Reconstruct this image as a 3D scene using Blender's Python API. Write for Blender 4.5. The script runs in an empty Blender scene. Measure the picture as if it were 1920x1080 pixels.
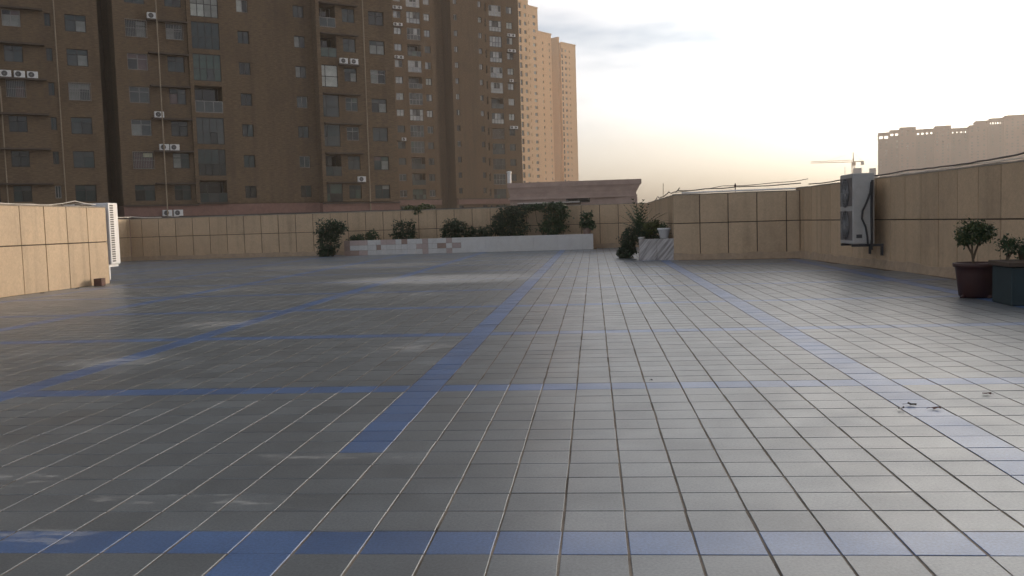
import bpy, math, random
import numpy as np
from mathutils import Vector, Matrix
R = math.radians
random.seed(7)
SC = bpy.context.scene
COL = SC.collection

# ------------------------------------------------------------------ camera
YAW, PITCH, ROLL, EYE = R(5.2), math.atan(124*math.cos(R(1.72))/1714.), R(1.72), 0.97
fw = Vector((-math.sin(YAW)*math.cos(PITCH), math.cos(YAW)*math.cos(PITCH), -math.sin(PITCH)))
rt = Vector((math.cos(YAW), math.sin(YAW), 0)); up = rt.cross(fw)
r2 = rt*math.cos(ROLL) - up*math.sin(ROLL); u2 = rt*math.sin(ROLL) + up*math.cos(ROLL)
cam = bpy.data.cameras.new('camera'); cam.sensor_width = 36; cam.lens = 36*1714/1920
cam.clip_start = 0.05; cam.clip_end = 4000
co = bpy.data.objects.new('camera', cam); COL.objects.link(co)
M = Matrix((r2, u2, -fw)).transposed().to_4x4(); M.translation = (0, 0, EYE); co.matrix_world = M
SC.camera = co
SC.cycles.use_adaptive_sampling = True; SC.cycles.adaptive_threshold = .03; SC.cycles.max_bounces = 5; SC.cycles.diffuse_bounces = 3; SC.cycles.glossy_bounces = 3; SC.cycles.transmission_bounces = 2; SC.cycles.volume_bounces = 0

# ------------------------------------------------------------------ sky, sun, exposure
SUN_AZ, SUN_EL = R(42), R(7.5)          # azimuth from +Y towards +X
SC.view_settings.view_transform = 'Standard'; SC.view_settings.look = 'None'
SC.view_settings.exposure = 2.2; SC.view_settings.gamma = 1
CLOUD = (6.6, -1.7, 0)
W = bpy.data.worlds.new('World'); SC.world = W; W.use_nodes = True
nt = W.node_tree; nt.nodes.clear()
def N(t, kind, **kw):
    n = t.nodes.new(kind)
    for k, v in kw.items():
        if k.startswith('in_'): n.inputs[int(k[3:])].default_value = v
        else: setattr(n, k, v)
    return n
def L(t, a, b): t.links.new(a, b)
sky = N(nt, 'ShaderNodeTexSky', sky_type='NISHITA', sun_disc=False, sun_elevation=SUN_EL, sun_rotation=SUN_AZ,
        air_density=0.7, dust_density=5.8, ozone_density=3.0, altitude=50)
bw = N(nt, 'ShaderNodeRGBToBW'); L(nt, sky.outputs[0], bw.inputs[0])
veil = N(nt, 'ShaderNodeMix', data_type='RGBA', blend_type='MULTIPLY'); veil.inputs[0].default_value = 1
L(nt, bw.outputs[0], veil.inputs[6]); veil.inputs[7].default_value = (1.28, 1.14, .99, 1)
tc = N(nt, 'ShaderNodeTexCoord')
sep = N(nt, 'ShaderNodeSeparateXYZ'); L(nt, tc.outputs['Generated'], sep.inputs[0])
zc = N(nt, 'ShaderNodeMath', operation='MAXIMUM', in_1=0.0); L(nt, sep.outputs[2], zc.inputs[0])
zp = N(nt, 'ShaderNodeMath', operation='ADD', in_1=0.12); L(nt, zc.outputs[0], zp.inputs[0])
dx = N(nt, 'ShaderNodeMath', operation='DIVIDE'); L(nt, sep.outputs[0], dx.inputs[0]); L(nt, zp.outputs[0], dx.inputs[1])
dy = N(nt, 'ShaderNodeMath', operation='DIVIDE'); L(nt, sep.outputs[1], dy.inputs[0]); L(nt, zp.outputs[0], dy.inputs[1])
cmb = N(nt, 'ShaderNodeCombineXYZ'); L(nt, dx.outputs[0], cmb.inputs[0]); L(nt, dy.outputs[0], cmb.inputs[1])
ns = N(nt, 'ShaderNodeTexNoise'); ns.inputs['Scale'].default_value = 1.7; ns.inputs['Detail'].default_value = 4; ns.inputs['Roughness'].default_value = .55
nmp = N(nt, 'ShaderNodeMapping'); nmp.inputs['Location'].default_value = CLOUD; L(nt, cmb.outputs[0], nmp.inputs[0]); L(nt, nmp.outputs[0], ns.inputs['Vector'])
mr = N(nt, 'ShaderNodeMapRange'); mr.inputs[1].default_value = .33; mr.inputs[2].default_value = .62; L(nt, ns.outputs[0], mr.inputs[0])      # 0 = gap, 1 = veil
vf = N(nt, 'ShaderNodeMapRange'); vf.inputs[1].default_value = 0.0; vf.inputs[2].default_value = .30; vf.inputs[3].default_value = .12; vf.inputs[4].default_value = .8; L(nt, zc.outputs[0], vf.inputs[0])
gap = N(nt, 'ShaderNodeMix', data_type='RGBA', blend_type='MULTIPLY'); gap.inputs[7].default_value = (.42, .50, .58, 1); gf = N(nt, 'ShaderNodeMath', operation='SUBTRACT', in_0=1.0); L(nt, mr.outputs[0], gf.inputs[1])
gh = N(nt, 'ShaderNodeMapRange'); gh.inputs[1].default_value = .07; gh.inputs[2].default_value = .17; L(nt, zc.outputs[0], gh.inputs[0])
gm = N(nt, 'ShaderNodeMath', operation='MULTIPLY'); L(nt, gf.outputs[0], gm.inputs[0]); L(nt, gh.outputs[0], gm.inputs[1]); L(nt, gm.outputs[0], gap.inputs[0])
mixs = N(nt, 'ShaderNodeMix', data_type='RGBA'); L(nt, vf.outputs[0], mixs.inputs[0])
L(nt, sky.outputs[0], mixs.inputs[6]); L(nt, veil.outputs[2], mixs.inputs[7])
bg = N(nt, 'ShaderNodeBackground'); bg.inputs[1].default_value = 0.135; L(nt, mixs.outputs[2], gap.inputs[6]); gam = N(nt, 'ShaderNodeGamma'); gam.inputs[1].default_value = .77; L(nt, gap.outputs[2], gam.inputs[0]); L(nt, gam.outputs[0], bg.inputs[0])   # thin haze evens the glow out
wo = N(nt, 'ShaderNodeOutputWorld'); L(nt, bg.outputs[0], wo.inputs[0])

sl = bpy.data.lights.new('sun', 'SUN'); sl.energy = 0.45; sl.angle = R(9); sl.color = (1.0, .74, .48)
so = bpy.data.objects.new('sun', sl); COL.objects.link(so)
sd = Vector((math.sin(SUN_AZ)*math.cos(SUN_EL), math.cos(SUN_AZ)*math.cos(SUN_EL), math.sin(SUN_EL)))
so.rotation_euler = sd.to_track_quat('Z', 'Y').to_euler(); so.location = (30, 20, 60)

# ------------------------------------------------------------------ materials
MATS = {}
def mat(name, col, rough=.8, var=.0, scale=6.0, stretch=(1, 1, 1), bump=0., bscale=None, spec=.5, metal=0., objrand=0., dirt=None, dscale=1.5, ior=None, world=False):
    m = bpy.data.materials.new(name); m.use_nodes = True; t = m.node_tree
    b = t.nodes['Principled BSDF']
    b.inputs['Roughness'].default_value = rough; b.inputs['Metallic'].default_value = metal
    b.inputs['Specular IOR Level'].default_value = spec
    if ior: b.inputs['IOR'].default_value = ior
    tcn = N(t, 'ShaderNodeTexCoord'); mp = N(t, 'ShaderNodeMapping'); mp.inputs['Scale'].default_value = stretch
    if world:
        g = N(t, 'ShaderNodeNewGeometry'); L(t, g.outputs['Position'], mp.inputs[0])
    else: L(t, tcn.outputs['Object'], mp.inputs[0])
    n1 = N(t, 'ShaderNodeTexNoise'); n1.inputs['Scale'].default_value = scale; n1.inputs['Detail'].default_value = 5; n1.inputs['Roughness'].default_value = .65
    L(t, mp.outputs[0], n1.inputs['Vector'])
    base = N(t, 'ShaderNodeMix', data_type='RGBA')
    base.inputs[6].default_value = tuple(c*(1-var) for c in col) + (1,)
    base.inputs[7].default_value = tuple(min(1, c*(1+var)) for c in col) + (1,)
    mrr = N(t, 'ShaderNodeMapRange'); mrr.inputs[1].default_value = .3; mrr.inputs[2].default_value = .7
    L(t, n1.outputs[0], mrr.inputs[0]); L(t, mrr.outputs[0], base.inputs[0])
    out = base.outputs[2]
    if objrand:
        oi = N(t, 'ShaderNodeObjectInfo'); r_ = N(t, 'ShaderNodeMapRange'); r_.inputs[3].default_value = 1-objrand; r_.inputs[4].default_value = 1+objrand
        L(t, oi.outputs['Random'], r_.inputs[0])
        mx = N(t, 'ShaderNodeMix', data_type='RGBA', blend_type='MULTIPLY'); mx.inputs[0].default_value = 1
        L(t, out, mx.inputs[6]); L(t, r_.outputs[0], mx.inputs[7]); out = mx.outputs[2]
    if dirt:
        n2 = N(t, 'ShaderNodeTexNoise'); n2.inputs['Scale'].default_value = dscale; n2.inputs['Detail'].default_value = 7; n2.inputs['Roughness'].default_value = .7
        g = N(t, 'ShaderNodeNewGeometry'); L(t, g.outputs['Position'], n2.inputs['Vector'])
        m2 = N(t, 'ShaderNodeMapRange'); m2.inputs[1].default_value = .5; m2.inputs[2].default_value = .75; m2.inputs[4].default_value = dirt[3]
        L(t, n2.outputs[0], m2.inputs[0])
        mx = N(t, 'ShaderNodeMix', data_type='RGBA'); mx.inputs[7].default_value = tuple(dirt[:3]) + (1,)
        L(t, m2.outputs[0], mx.inputs[0]); L(t, out, mx.inputs[6]); out = mx.outputs[2]
    L(t, out, b.inputs['Base Color'])
    if bump:
        n3 = N(t, 'ShaderNodeTexNoise'); n3.inputs['Scale'].default_value = bscale or scale*3; n3.inputs['Detail'].default_value = 4
        L(t, mp.outputs[0], n3.inputs['Vector'])
        bn = N(t, 'ShaderNodeBump'); bn.inputs['Strength'].default_value = bump; bn.inputs['Distance'].default_value = .01
        L(t, n3.outputs[0], bn.inputs['Height']); L(t, bn.outputs[0], b.inputs['Normal'])
    MATS[name] = m; return m

def tile_mat(name, col):
    """glazed floor tile: tone differs per tile, lime smears with a shape of their own, semi-gloss"""
    m = bpy.data.materials.new(name); m.use_nodes = True; t = m.node_tree; b = t.nodes['Principled BSDF']
    g = N(t, 'ShaderNodeNewGeometry'); pos = g.outputs['Position']
    sn = N(t, 'ShaderNodeVectorMath', operation='SNAP'); sn.inputs[1].default_value = (.2, .2, 10)
    of = N(t, 'ShaderNodeVectorMath', operation='ADD'); of.inputs[1].default_value = (.12, 0.0, 5)
    L(t, pos, of.inputs[0]); L(t, of.outputs[0], sn.inputs[0])
    wn = N(t, 'ShaderNodeTexWhiteNoise', noise_dimensions='3D'); L(t, sn.outputs[0], wn.inputs['Vector'])
    rr = N(t, 'ShaderNodeMapRange'); rr.inputs[3].default_value = .87; rr.inputs[4].default_value = 1.12; L(t, wn.outputs['Value'], rr.inputs[0])
    n1 = N(t, 'ShaderNodeTexNoise'); n1.inputs['Scale'].default_value = 1.3; n1.inputs['Detail'].default_value = 5; n1.inputs['Roughness'].default_value = .7; L(t, pos, n1.inputs['Vector'])
    r1 = N(t, 'ShaderNodeMapRange'); r1.inputs[1].default_value = .3; r1.inputs[2].default_value = .7; r1.inputs[3].default_value = .78; r1.inputs[4].default_value = 1.15; L(t, n1.outputs[0], r1.inputs[0])
    ml0 = N(t, 'ShaderNodeMath', operation='MULTIPLY'); L(t, rr.outputs[0], ml0.inputs[0]); L(t, r1.outputs[0], ml0.inputs[1])
    ng = N(t, 'ShaderNodeTexNoise'); ng.inputs['Scale'].default_value = 110; ng.inputs['Detail'].default_value = 1; L(t, pos, ng.inputs['Vector'])
    rg = N(t, 'ShaderNodeMapRange'); rg.inputs[1].default_value = .3; rg.inputs[2].default_value = .7; rg.inputs[3].default_value = .8; rg.inputs[4].default_value = 1.2; L(t, ng.outputs[0], rg.inputs[0])
    ml = N(t, 'ShaderNodeMath', operation='MULTIPLY'); L(t, ml0.outputs[0], ml.inputs[0]); L(t, rg.outputs[0], ml.inputs[1])
    c = N(t, 'ShaderNodeMix', data_type='RGBA', blend_type='MULTIPLY'); c.inputs[0].default_value = 1; c.inputs[6].default_value = col + (1,); L(t, ml.outputs[0], c.inputs[7])
    # lime smears: a few patches, broken up by streaky noise
    stn = N(t, 'ShaderNodeMapping'); stn.inputs['Scale'].default_value = (1.6, 5.0, 1); stn.inputs['Rotation'].default_value = (0, 0, R(14)); L(t, pos, stn.inputs[0])
    n2 = N(t, 'ShaderNodeTexNoise'); n2.inputs['Scale'].default_value = 3.6; n2.inputs['Detail'].default_value = 7; n2.inputs['Roughness'].default_value = .75; L(t, stn.outputs[0], n2.inputs['Vector'])
    acc = None
    for (cx, cy, rx, ry, s) in SMEARS:
        mp = N(t, 'ShaderNodeMapping'); mp.vector_type = 'POINT'
        mp.inputs['Scale'].default_value = (1/rx, 1/ry, 0); mp.inputs['Location'].default_value = (-cx/rx, -cy/ry, 0); L(t, pos, mp.inputs[0])
        ln = N(t, 'ShaderNodeVectorMath', operation='LENGTH'); L(t, mp.outputs[0], ln.inputs[0])
        fall = N(t, 'ShaderNodeMapRange'); fall.inputs[1].default_value = .25; fall.inputs[2].default_value = 1.0; fall.inputs[3].default_value = s; fall.inputs[4].default_value = 0
        L(t, ln.outputs['Value'], fall.inputs[0])
        if acc is None: acc = fall.outputs[0]
        else:
            a = N(t, 'ShaderNodeMath', operation='MAXIMUM'); L(t, acc, a.inputs[0]); L(t, fall.outputs[0], a.inputs[1]); acc = a.outputs[0]
    ad = N(t, 'ShaderNodeMath', operation='ADD'); L(t, acc, ad.inputs[0]); L(t, n2.outputs[0], ad.inputs[1])
    r2_ = N(t, 'ShaderNodeMapRange'); r2_.inputs[1].default_value = .62; r2_.inputs[2].default_value = .80; r2_.inputs[4].default_value = .6; L(t, ad.outputs[0], r2_.inputs[0])
    mk = N(t, 'ShaderNodeMapRange'); mk.inputs[1].default_value = .0; mk.inputs[2].default_value = .07; L(t, acc, mk.inputs[0])
    r3_ = N(t, 'ShaderNodeMath', operation='MULTIPLY'); L(t, r2_.outputs[0], r3_.inputs[0]); L(t, mk.outputs[0], r3_.inputs[1]); r2_ = r3_
    c2 = N(t, 'ShaderNodeMix', data_type='RGBA'); c2.inputs[7].default_value = (.5, .49, .47, 1); L(t, r2_.outputs[0], c2.inputs[0]); L(t, c.outputs[2], c2.inputs[6])
    L(t, c2.outputs[2], b.inputs['Base Color'])
    n3 = N(t, 'ShaderNodeTexNoise'); n3.inputs['Scale'].default_value = 3.0; n3.inputs['Detail'].default_value = 3; L(t, pos, n3.inputs['Vector'])
    ro = N(t, 'ShaderNodeMapRange'); ro.inputs[1].default_value = .3; ro.inputs[2].default_value = .7; ro.inputs[3].default_value = .33; ro.inputs[4].default_value = .42; L(t, n3.outputs[0], ro.inputs[0])
    ra = N(t, 'ShaderNodeMath', operation='MULTIPLY_ADD', in_1=.35); L(t, r2_.outputs[0], ra.inputs[0]); L(t, ro.outputs[0], ra.inputs[2])
    L(t, ra.outputs[0], b.inputs['Roughness'])
    b.inputs['IOR'].default_value = 2.1
    n4 = N(t, 'ShaderNodeTexNoise'); n4.inputs['Scale'].default_value = 45; n4.inputs['Detail'].default_value = 1; L(t, pos, n4.inputs['Vector'])
    bn = N(t, 'ShaderNodeBump'); bn.inputs['Strength'].default_value = .035; bn.inputs['Distance'].default_value = .002; L(t, n4.outputs[0], bn.inputs['Height']); L(t, bn.outputs[0], b.inputs['Normal'])
    MATS[name] = m; return m
# lime smears on the paving: centre x, y, radii, strength
SMEARS = [(-2.6, 16.0, 3.0, 1.9, .40), (-3.7, 6.6, .7, .5, .22), (-3.9, 9.2, .9, .7, .2), (-1.45, 7.1, .5, .4, .2), (-5.5, 22, 5, 2.2, .17), (-2.9, 12.5, 2.2, .9, .14),
          (-1.15, 3.72, .6, .12, .15), (-1.75, 3.15, .35, .12, .14), (-2.35, 3.4, .5, .2, .15), (-1.8, 2.75, .3, .12, .2), (-1.3, 3.1, .35, .2, .14), (-6.2, 14.4, 2.0, 1.6, .14)]
tile_mat('tile_grey', (.142, .163, .178)); tile_mat('tile_blue', (.075, .150, .325))
mat('grout', (.235, .20, .165), .95, .6, 2.6, bump=.4, bscale=60, spec=.15, world=True)
mat('stone', (.56, .41, .262), .6, .10, 22, bump=.15, bscale=120, objrand=.07, dirt=(0.248, 0.178, 0.116, .35), dscale=1.1)
def streaks(name, amt, sx=5., sz=.35):
    m = MATS[name]; t = m.node_tree; b = t.nodes['Principled BSDF']; src = b.inputs['Base Color'].links[0].from_socket
    g = N(t, 'ShaderNodeNewGeometry'); mp = N(t, 'ShaderNodeMapping'); mp.inputs['Scale'].default_value = (sx, sx, sz); L(t, g.outputs['Position'], mp.inputs[0])
    n = N(t, 'ShaderNodeTexNoise'); n.inputs['Scale'].default_value = 1.0; n.inputs['Detail'].default_value = 5; n.inputs['Roughness'].default_value = .6; L(t, mp.outputs[0], n.inputs['Vector'])
    r_ = N(t, 'ShaderNodeMapRange'); r_.inputs[1].default_value = .5; r_.inputs[2].default_value = .75; r_.inputs[3].default_value = 1; r_.inputs[4].default_value = 1-amt; L(t, n.outputs[0], r_.inputs[0])
    x = N(t, 'ShaderNodeMix', data_type='RGBA', blend_type='MULTIPLY'); x.inputs[0].default_value = 1; L(t, src, x.inputs[6]); L(t, r_.outputs[0], x.inputs[7]); L(t, x.outputs[2], b.inputs['Base Color'])
streaks('stone', .2)
mat('joint', (.10, .08, .065), .95, .2, 8)
mat('plaster', (0.434, 0.326, 0.225), .9, .14, 9, bump=.5, bscale=40, dirt=(0.310, 0.264, 0.217, .5), dscale=3)
mat('mortar', (0.341, 0.295, 0.240), .95, .2, 8, bump=.4, dirt=(0.186, 0.155, 0.124, .6), dscale=2.5)
mat('brick', (.158, .108, .063), .85, .42, 2.2, (1, 1, 6), bump=.3, bscale=20, dirt=(.06, .042, .028, .5), dscale=.25)
mat('brick_mid', (.165, .103, .053), .85, .38, 2.6, (1, 1, 6), bump=.3, bscale=20, dirt=(.075, .05, .034, .5), dscale=.25)
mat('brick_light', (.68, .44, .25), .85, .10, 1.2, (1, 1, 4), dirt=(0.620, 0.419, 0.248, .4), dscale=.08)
mat('brick_shade', (0.054, 0.037, 0.028), .9, .2, 3)  # brick darkened for slot and recess: their shade is put into the colour
mat('pink_paint', (0.264, 0.152, 0.124), .85, .14, 2.2, dirt=(0.155, 0.096, 0.078, .6), dscale=.5)
streaks('brick', .3, .8, .05); streaks('brick_mid', .3, .8, .05)
mat('ledge', (0.093, 0.071, 0.056), .9, .2, 3)
mat('mauve', (.42, .315, .27), .85, .14, 1.5, (1, 1, 2), dirt=(.30, .22, .19, .6), dscale=.5)
mat('frame_dark', (.022, .022, .022), .5, .1)
mat('frame_light', (.26, .25, .24), .45, .1)
mat('pipe', (.32, .25, .175), .6, .12)
mat('white_metal', (0.800, 0.800, 0.800), .45, .05, 8, dirt=(0.698, 0.620, 0.512, .35), dscale=2.5)
mat('white_old', (.44, .43, .41), .5, .08, 8, dirt=(0.341, 0.318, 0.287, .5), dscale=5)
mat('dark_grille', (0.046, 0.046, 0.050), .55, .1)
mat('grille_grey', (.16, .145, .14), .6, .15)
mat('grey_metal', (0.341, 0.341, 0.341), .5, .1, metal=.4)
mat('black_rubber', (0.039, 0.039, 0.040), .6, .1)
mat('cable', (0.093, 0.085, 0.078), .7, .1)
mat('cable_pale', (0.775, 0.728, 0.651), .6, .1)
mat('pvc', (0.800, 0.800, 0.800), .4, .05)
mat('marble', (0.800, 0.800, 0.800), .4, .10, 1.6, (7, 7, 2.2), dirt=(0.620, 0.574, 0.512, .5), dscale=4)
mat('slab_white', (0.620, 0.605, 0.581), .42, .05, 7, objrand=.05, dirt=(0.449, 0.395, 0.372, .35), dscale=3)
mat('slab_pink', (.45, .355, .325), .5, .08, 7, objrand=.08)
mat('slab_tan', (.33, .235, .19), .55, .12, 7, objrand=.10)
mat('soil', (0.078, 0.057, 0.040), 1, .4, 12, bump=.8)
mat('pot_red', (0.054, 0.020, 0.019), .5, .2, 6)
mat('pot_white', (0.800, 0.800, 0.800), .45, .05)
mat('teal_box', (.018, .038, .045), .6, .2, 5)
mat('wood_dark', (0.078, 0.054, 0.039), .8, .2, 4)
mat('stem', (0.116, 0.085, 0.054), .9, .2, 10)
mat('concrete', (0.558, 0.527, 0.496), .9, .1, .4)
mat('ground', (0.186, 0.171, 0.155), .95, .2, .05)
mat('terrace', (0.388, 0.341, 0.295), .95, .1, 2)
mat('tower_pink', (.20, .105, .08), .9, .08, .2)
mat('tower_grey', (.13, .07, .055), .9, .08, .2)
mat('crane', (0.465, 0.310, 0.186), .6, .1)
mat('brick_red', (0.139, 0.078, 0.062), .9, .25, 14, bump=.5)
mat('dry_leaf', (0.132, 0.070, 0.062), .8, .3, 30)
for nm, c in (('leaf_a', (0.028, 0.056, 0.022)), ('leaf_b', (0.042, 0.078, 0.028)), ('leaf_c', (0.093, 0.109, 0.034)), ('leaf_d', (0.022, 0.042, 0.020))):
    mat(nm, c, .55, .45, 9)
PANES = {}
for nm, c in (('dark', (.012, .014, .015)), ('teal', (.022, .04, .042)), ('smoke', (.05, .06, .06)), ('curtain', (.22, .23, .21)), ('pale', (.42, .44, .40)), ('rose', (.12, .075, .07)), ('green', (.05, .085, .07)), ('pale_yellow', (.50, .50, .33)), ('shine', (.32, .31, .27)), ('shine_b', (.20, .20, .19))):
    PANES[nm] = mat('pane_'+nm, c, .06, .25, 1.2, ior=2.3 if nm.startswith('shine') else 1.6)  # shine panes: sky reflection partly put into their pale base colour

# ------------------------------------------------------------------ mesh helpers
class MB:
    def __init__(s): s.v = []; s.f = []
    def add(s, vs, fs):
        o = len(s.v); s.v += [tuple(p) for p in vs]; s.f += [tuple(i+o for i in f) for f in fs]; return s
    def box(s, x0, x1, y0, y1, z0, z1, skip=()):
        vs = [(x0,y0,z0),(x1,y0,z0),(x1,y1,z0),(x0,y1,z0),(x0,y0,z1),(x1,y0,z1),(x1,y1,z1),(x0,y1,z1)]
        fs = {'b':(0,3,2,1),'t':(4,5,6,7),'f':(0,1,5,4),'r':(1,2,6,5),'k':(2,3,7,6),'l':(3,0,4,7)}
        return s.add(vs, [f for k, f in fs.items() if k not in skip])
    def cbox(s, x0, x1, y0, y1, z0, z1, c):
        """box with all edges chamfered by c"""
        vs = []; 
        for (a, b, d) in ((0,0,1),(0,1,0),(1,0,0)):
            pass
        X=(x0,x1);Y=(y0,y1);Z=(z0,z1); idx={}
        for i in (0,1):
            for j in (0,1):
                for k in (0,1):
                    sx=c*(1-2*i); sy=c*(1-2*j); sz=c*(1-2*k)
                    for ax,p in (('x',(X[i],Y[j]+sy,Z[k]+sz)),('y',(X[i]+sx,Y[j],Z[k]+sz)),('z',(X[i]+sx,Y[j]+sy,Z[k]))):
                        idx[i,j,k,ax]=len(vs); vs.append(p)
        F=[]
        for i in (0,1): q=[idx[i,j,k,'x'] for j,k in ((0,0),(1,0),(1,1),(0,1))]; F.append(q if i else q[::-1])
        for j in (0,1): q=[idx[i,j,k,'y'] for i,k in ((0,0),(1,0),(1,1),(0,1))]; F.append(q[::-1] if j else q)
        for k in (0,1): q=[idx[i,j,k,'z'] for i,j in ((0,0),(1,0),(1,1),(0,1))]; F.append(q if k else q[::-1])
        for j in (0,1):
            for k in (0,1): q=[idx[0,j,k,'y'],idx[1,j,k,'y'],idx[1,j,k,'z'],idx[0,j,k,'z']]; F.append(q if (j==0)==(k==1) else q[::-1])
        for i in (0,1):
            for k in (0,1): q=[idx[i,0,k,'x'],idx[i,1,k,'x'],idx[i,1,k,'z'],idx[i,0,k,'z']]; F.append(q if (i==1)==(k==1) else q[::-1])
        for i in (0,1):
            for j in (0,1): q=[idx[i,j,0,'x'],idx[i,j,1,'x'],idx[i,j,1,'y'],idx[i,j,0,'y']]; F.append(q if (i==0)==(j==1) else q[::-1])
        for i in (0,1):
            for j in (0,1):
                for k in (0,1): q=[idx[i,j,k,a] for a in 'xyz']; F.append(q if (i+j+k)%2==1 else q[::-1])
        return s.add(vs, F)
    def tube(s, pts, r, n=6, cap=True):
        pts = [Vector(p) for p in pts]; rr = r if isinstance(r, (list, tuple)) else [r]*len(pts); rings = []
        for i, p in enumerate(pts):
            d = (pts[min(i+1, len(pts)-1)] - pts[max(i-1, 0)]).normalized()
            a = d.cross(Vector((0,0,1)) if abs(d.z) < .9 else Vector((1,0,0))).normalized(); b = d.cross(a)
            rings.append([p + (a*math.cos(2*math.pi*k/n) + b*math.sin(2*math.pi*k/n))*rr[i] for k in range(n)])
        vs = [q for ring in rings for q in ring]
        fs = [(i*n+k, i*n+(k+1)%n, (i+1)*n+(k+1)%n, (i+1)*n+k) for i in range(len(pts)-1) for k in range(n)]
        if cap: fs += [tuple(range(n)), tuple((len(pts)-1)*n+k for k in range(n))]
        return s.add(vs, fs)
    def lathe(s, prof, n=24, c=(0,0)):
        vs = [(c[0]+r*math.cos(2*math.pi*k/n), c[1]+r*math.sin(2*math.pi*k/n), z) for r, z in prof for k in range(n)]
        fs = [(i*n+k, i*n+(k+1)%n, (i+1)*n+(k+1)%n, (i+1)*n+k) for i in range(len(prof)-1) for k in range(n)]
        fs.append(tuple(range(n))[::-1]); return s.add(vs, fs)
    def mesh(s, name, m):
        me = bpy.data.meshes.new(name); me.from_pydata(s.v, [], s.f); me.validate(); me.update()
        if m: me.materials.append(MATS[m] if isinstance(m, str) else m)
        return me
    def build(s, name, m, parent=None, loc=(0,0,0), rotz=0, smooth=False):
        me = s.mesh(name, m)
        if smooth:
            for p in me.polygons: p.use_smooth = True
        return obj(name, me, parent, loc, rotz)
def obj(name, me, parent=None, loc=(0,0,0), rotz=0):
    o = bpy.data.objects.new(name, me); COL.objects.link(o); o.parent = parent; o.location = loc; o.rotation_euler = (0, 0, rotz); return o
def tag(o, label, cat, group=None):
    o['label'] = label; o['category'] = cat
    if group: o['group'] = group
    return o
def thing(name, label, cat, loc=(0,0,0), rotz=0, group=None): return tag(obj(name, None, None, loc, rotz), label, cat, group)
def struct(o): o['kind'] = 'structure'; return o

# ------------------------------------------------------------------ setting: ground below, terrace slab, paving
struct(MB().add([(-900,-200,-12),(900,-200,-12),(900,1200,-12),(-900,1200,-12)], [(0,1,2,3)]).build('ground', 'ground'))
floor = struct(MB().box(-17, 7, -4, 31.4, -11.9, -.0022).build('terrace_floor', 'grout'))
T = .2
def wall6_x(y): return 4.45 + (20.3-y)*.0802
def inside(x, y):
    if x < -16.25 or y > 30.95 or y < -2: return False
    if y < 17.1 and x < -9.45: return False
    if y > 20.7 - (x-1.79)*.2256 - .1 and x > 1.8: return False
    if y < 20.8 and x > wall6_x(y) - .08: return False
    if y > 30.0 and -8.3 < x < 0: return False
    return True
X0, Y0 = -1.12, 2.6         # a corner of a blue tile crossing
tiles = []
for i in range(-78, 36):
    for j in range(-22, 143):
        x = X0 + (i+.5)*T; y = Y0 + (j+.5)*T
        if inside(x, y):
            blue = (i % 13 == 0) or (j % 13 == 0)
            if i == 0 and 1 <= j <= 5: blue = False
            tiles.append((x, y, blue))
def seen(x, y):
    d = Vector((x, y, -EYE)); z = d.dot(fw)
    return z > .3 and abs(d.dot(r2)/z) < .575 and abs(d.dot(u2)/z) < .33
near = sorted([t for t in tiles if seen(t[0], t[1])], key=lambda t: t[0]**2+t[1]**2)[:300]
nearset = set((t[0], t[1]) for t in near)
HX, HY = .0965, .0972
tm = {b: MB().cbox(-HX, HX, -HY, HY, -.011, 0, .0016).mesh('tile', 'tile_blue' if b else 'tile_grey') for b in (0, 1)}
rng = np.random.default_rng(3)
colj = {}
for (x, y, b) in tiles:
    if (x, y) in nearset:
        o = obj('tile', tm[int(b)], floor, (x + rng.normal(0, .0009), y + rng.normal(0, .0009), rng.normal(0, .0003)))
        o.rotation_euler = (rng.normal(0, .0012), rng.normal(0, .0012), rng.normal(0, .004))
for b in (0, 1):
    P = np.array([(t[0], t[1]) for t in tiles if t[2] == bool(b) and (t[0], t[1]) not in nearset]); n = len(P)
    P = P + rng.normal(0, .0011, P.shape)
    tx = rng.normal(0, .0012, n); ty = rng.normal(0, .0012, n); dz = rng.normal(0, .0003, n)
    cs = np.array([(-1,-1), (1,-1), (1,1), (-1,1)], float)*np.array([HX-.0011, HY-.0011])
    V = np.zeros((n, 8, 3))
    for k in range(4):
        V[:, k, 0] = P[:, 0]+cs[k, 0]; V[:, k, 1] = P[:, 1]+cs[k, 1]; V[:, k, 2] = dz + cs[k, 0]*tx + cs[k, 1]*ty
        V[:, k+4] = V[:, k]; V[:, k+4, 2] = -.011
    Fq = np.array([(0,1,2,3), (1,0,4,5), (2,1,5,6), (3,2,6,7), (0,3,7,4)])
    F = (np.arange(n)[:, None, None]*8 + Fq[None]).reshape(-1, 4)
    me = bpy.data.meshes.new('tile_field'); me.from_pydata(V.reshape(-1, 3).tolist(), [], F.tolist()); me.update()
    me.materials.append(MATS['tile_blue' if b else 'tile_grey'])
    o = obj('tile_field', me, floor); o['kind'] = 'stuff'

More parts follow.
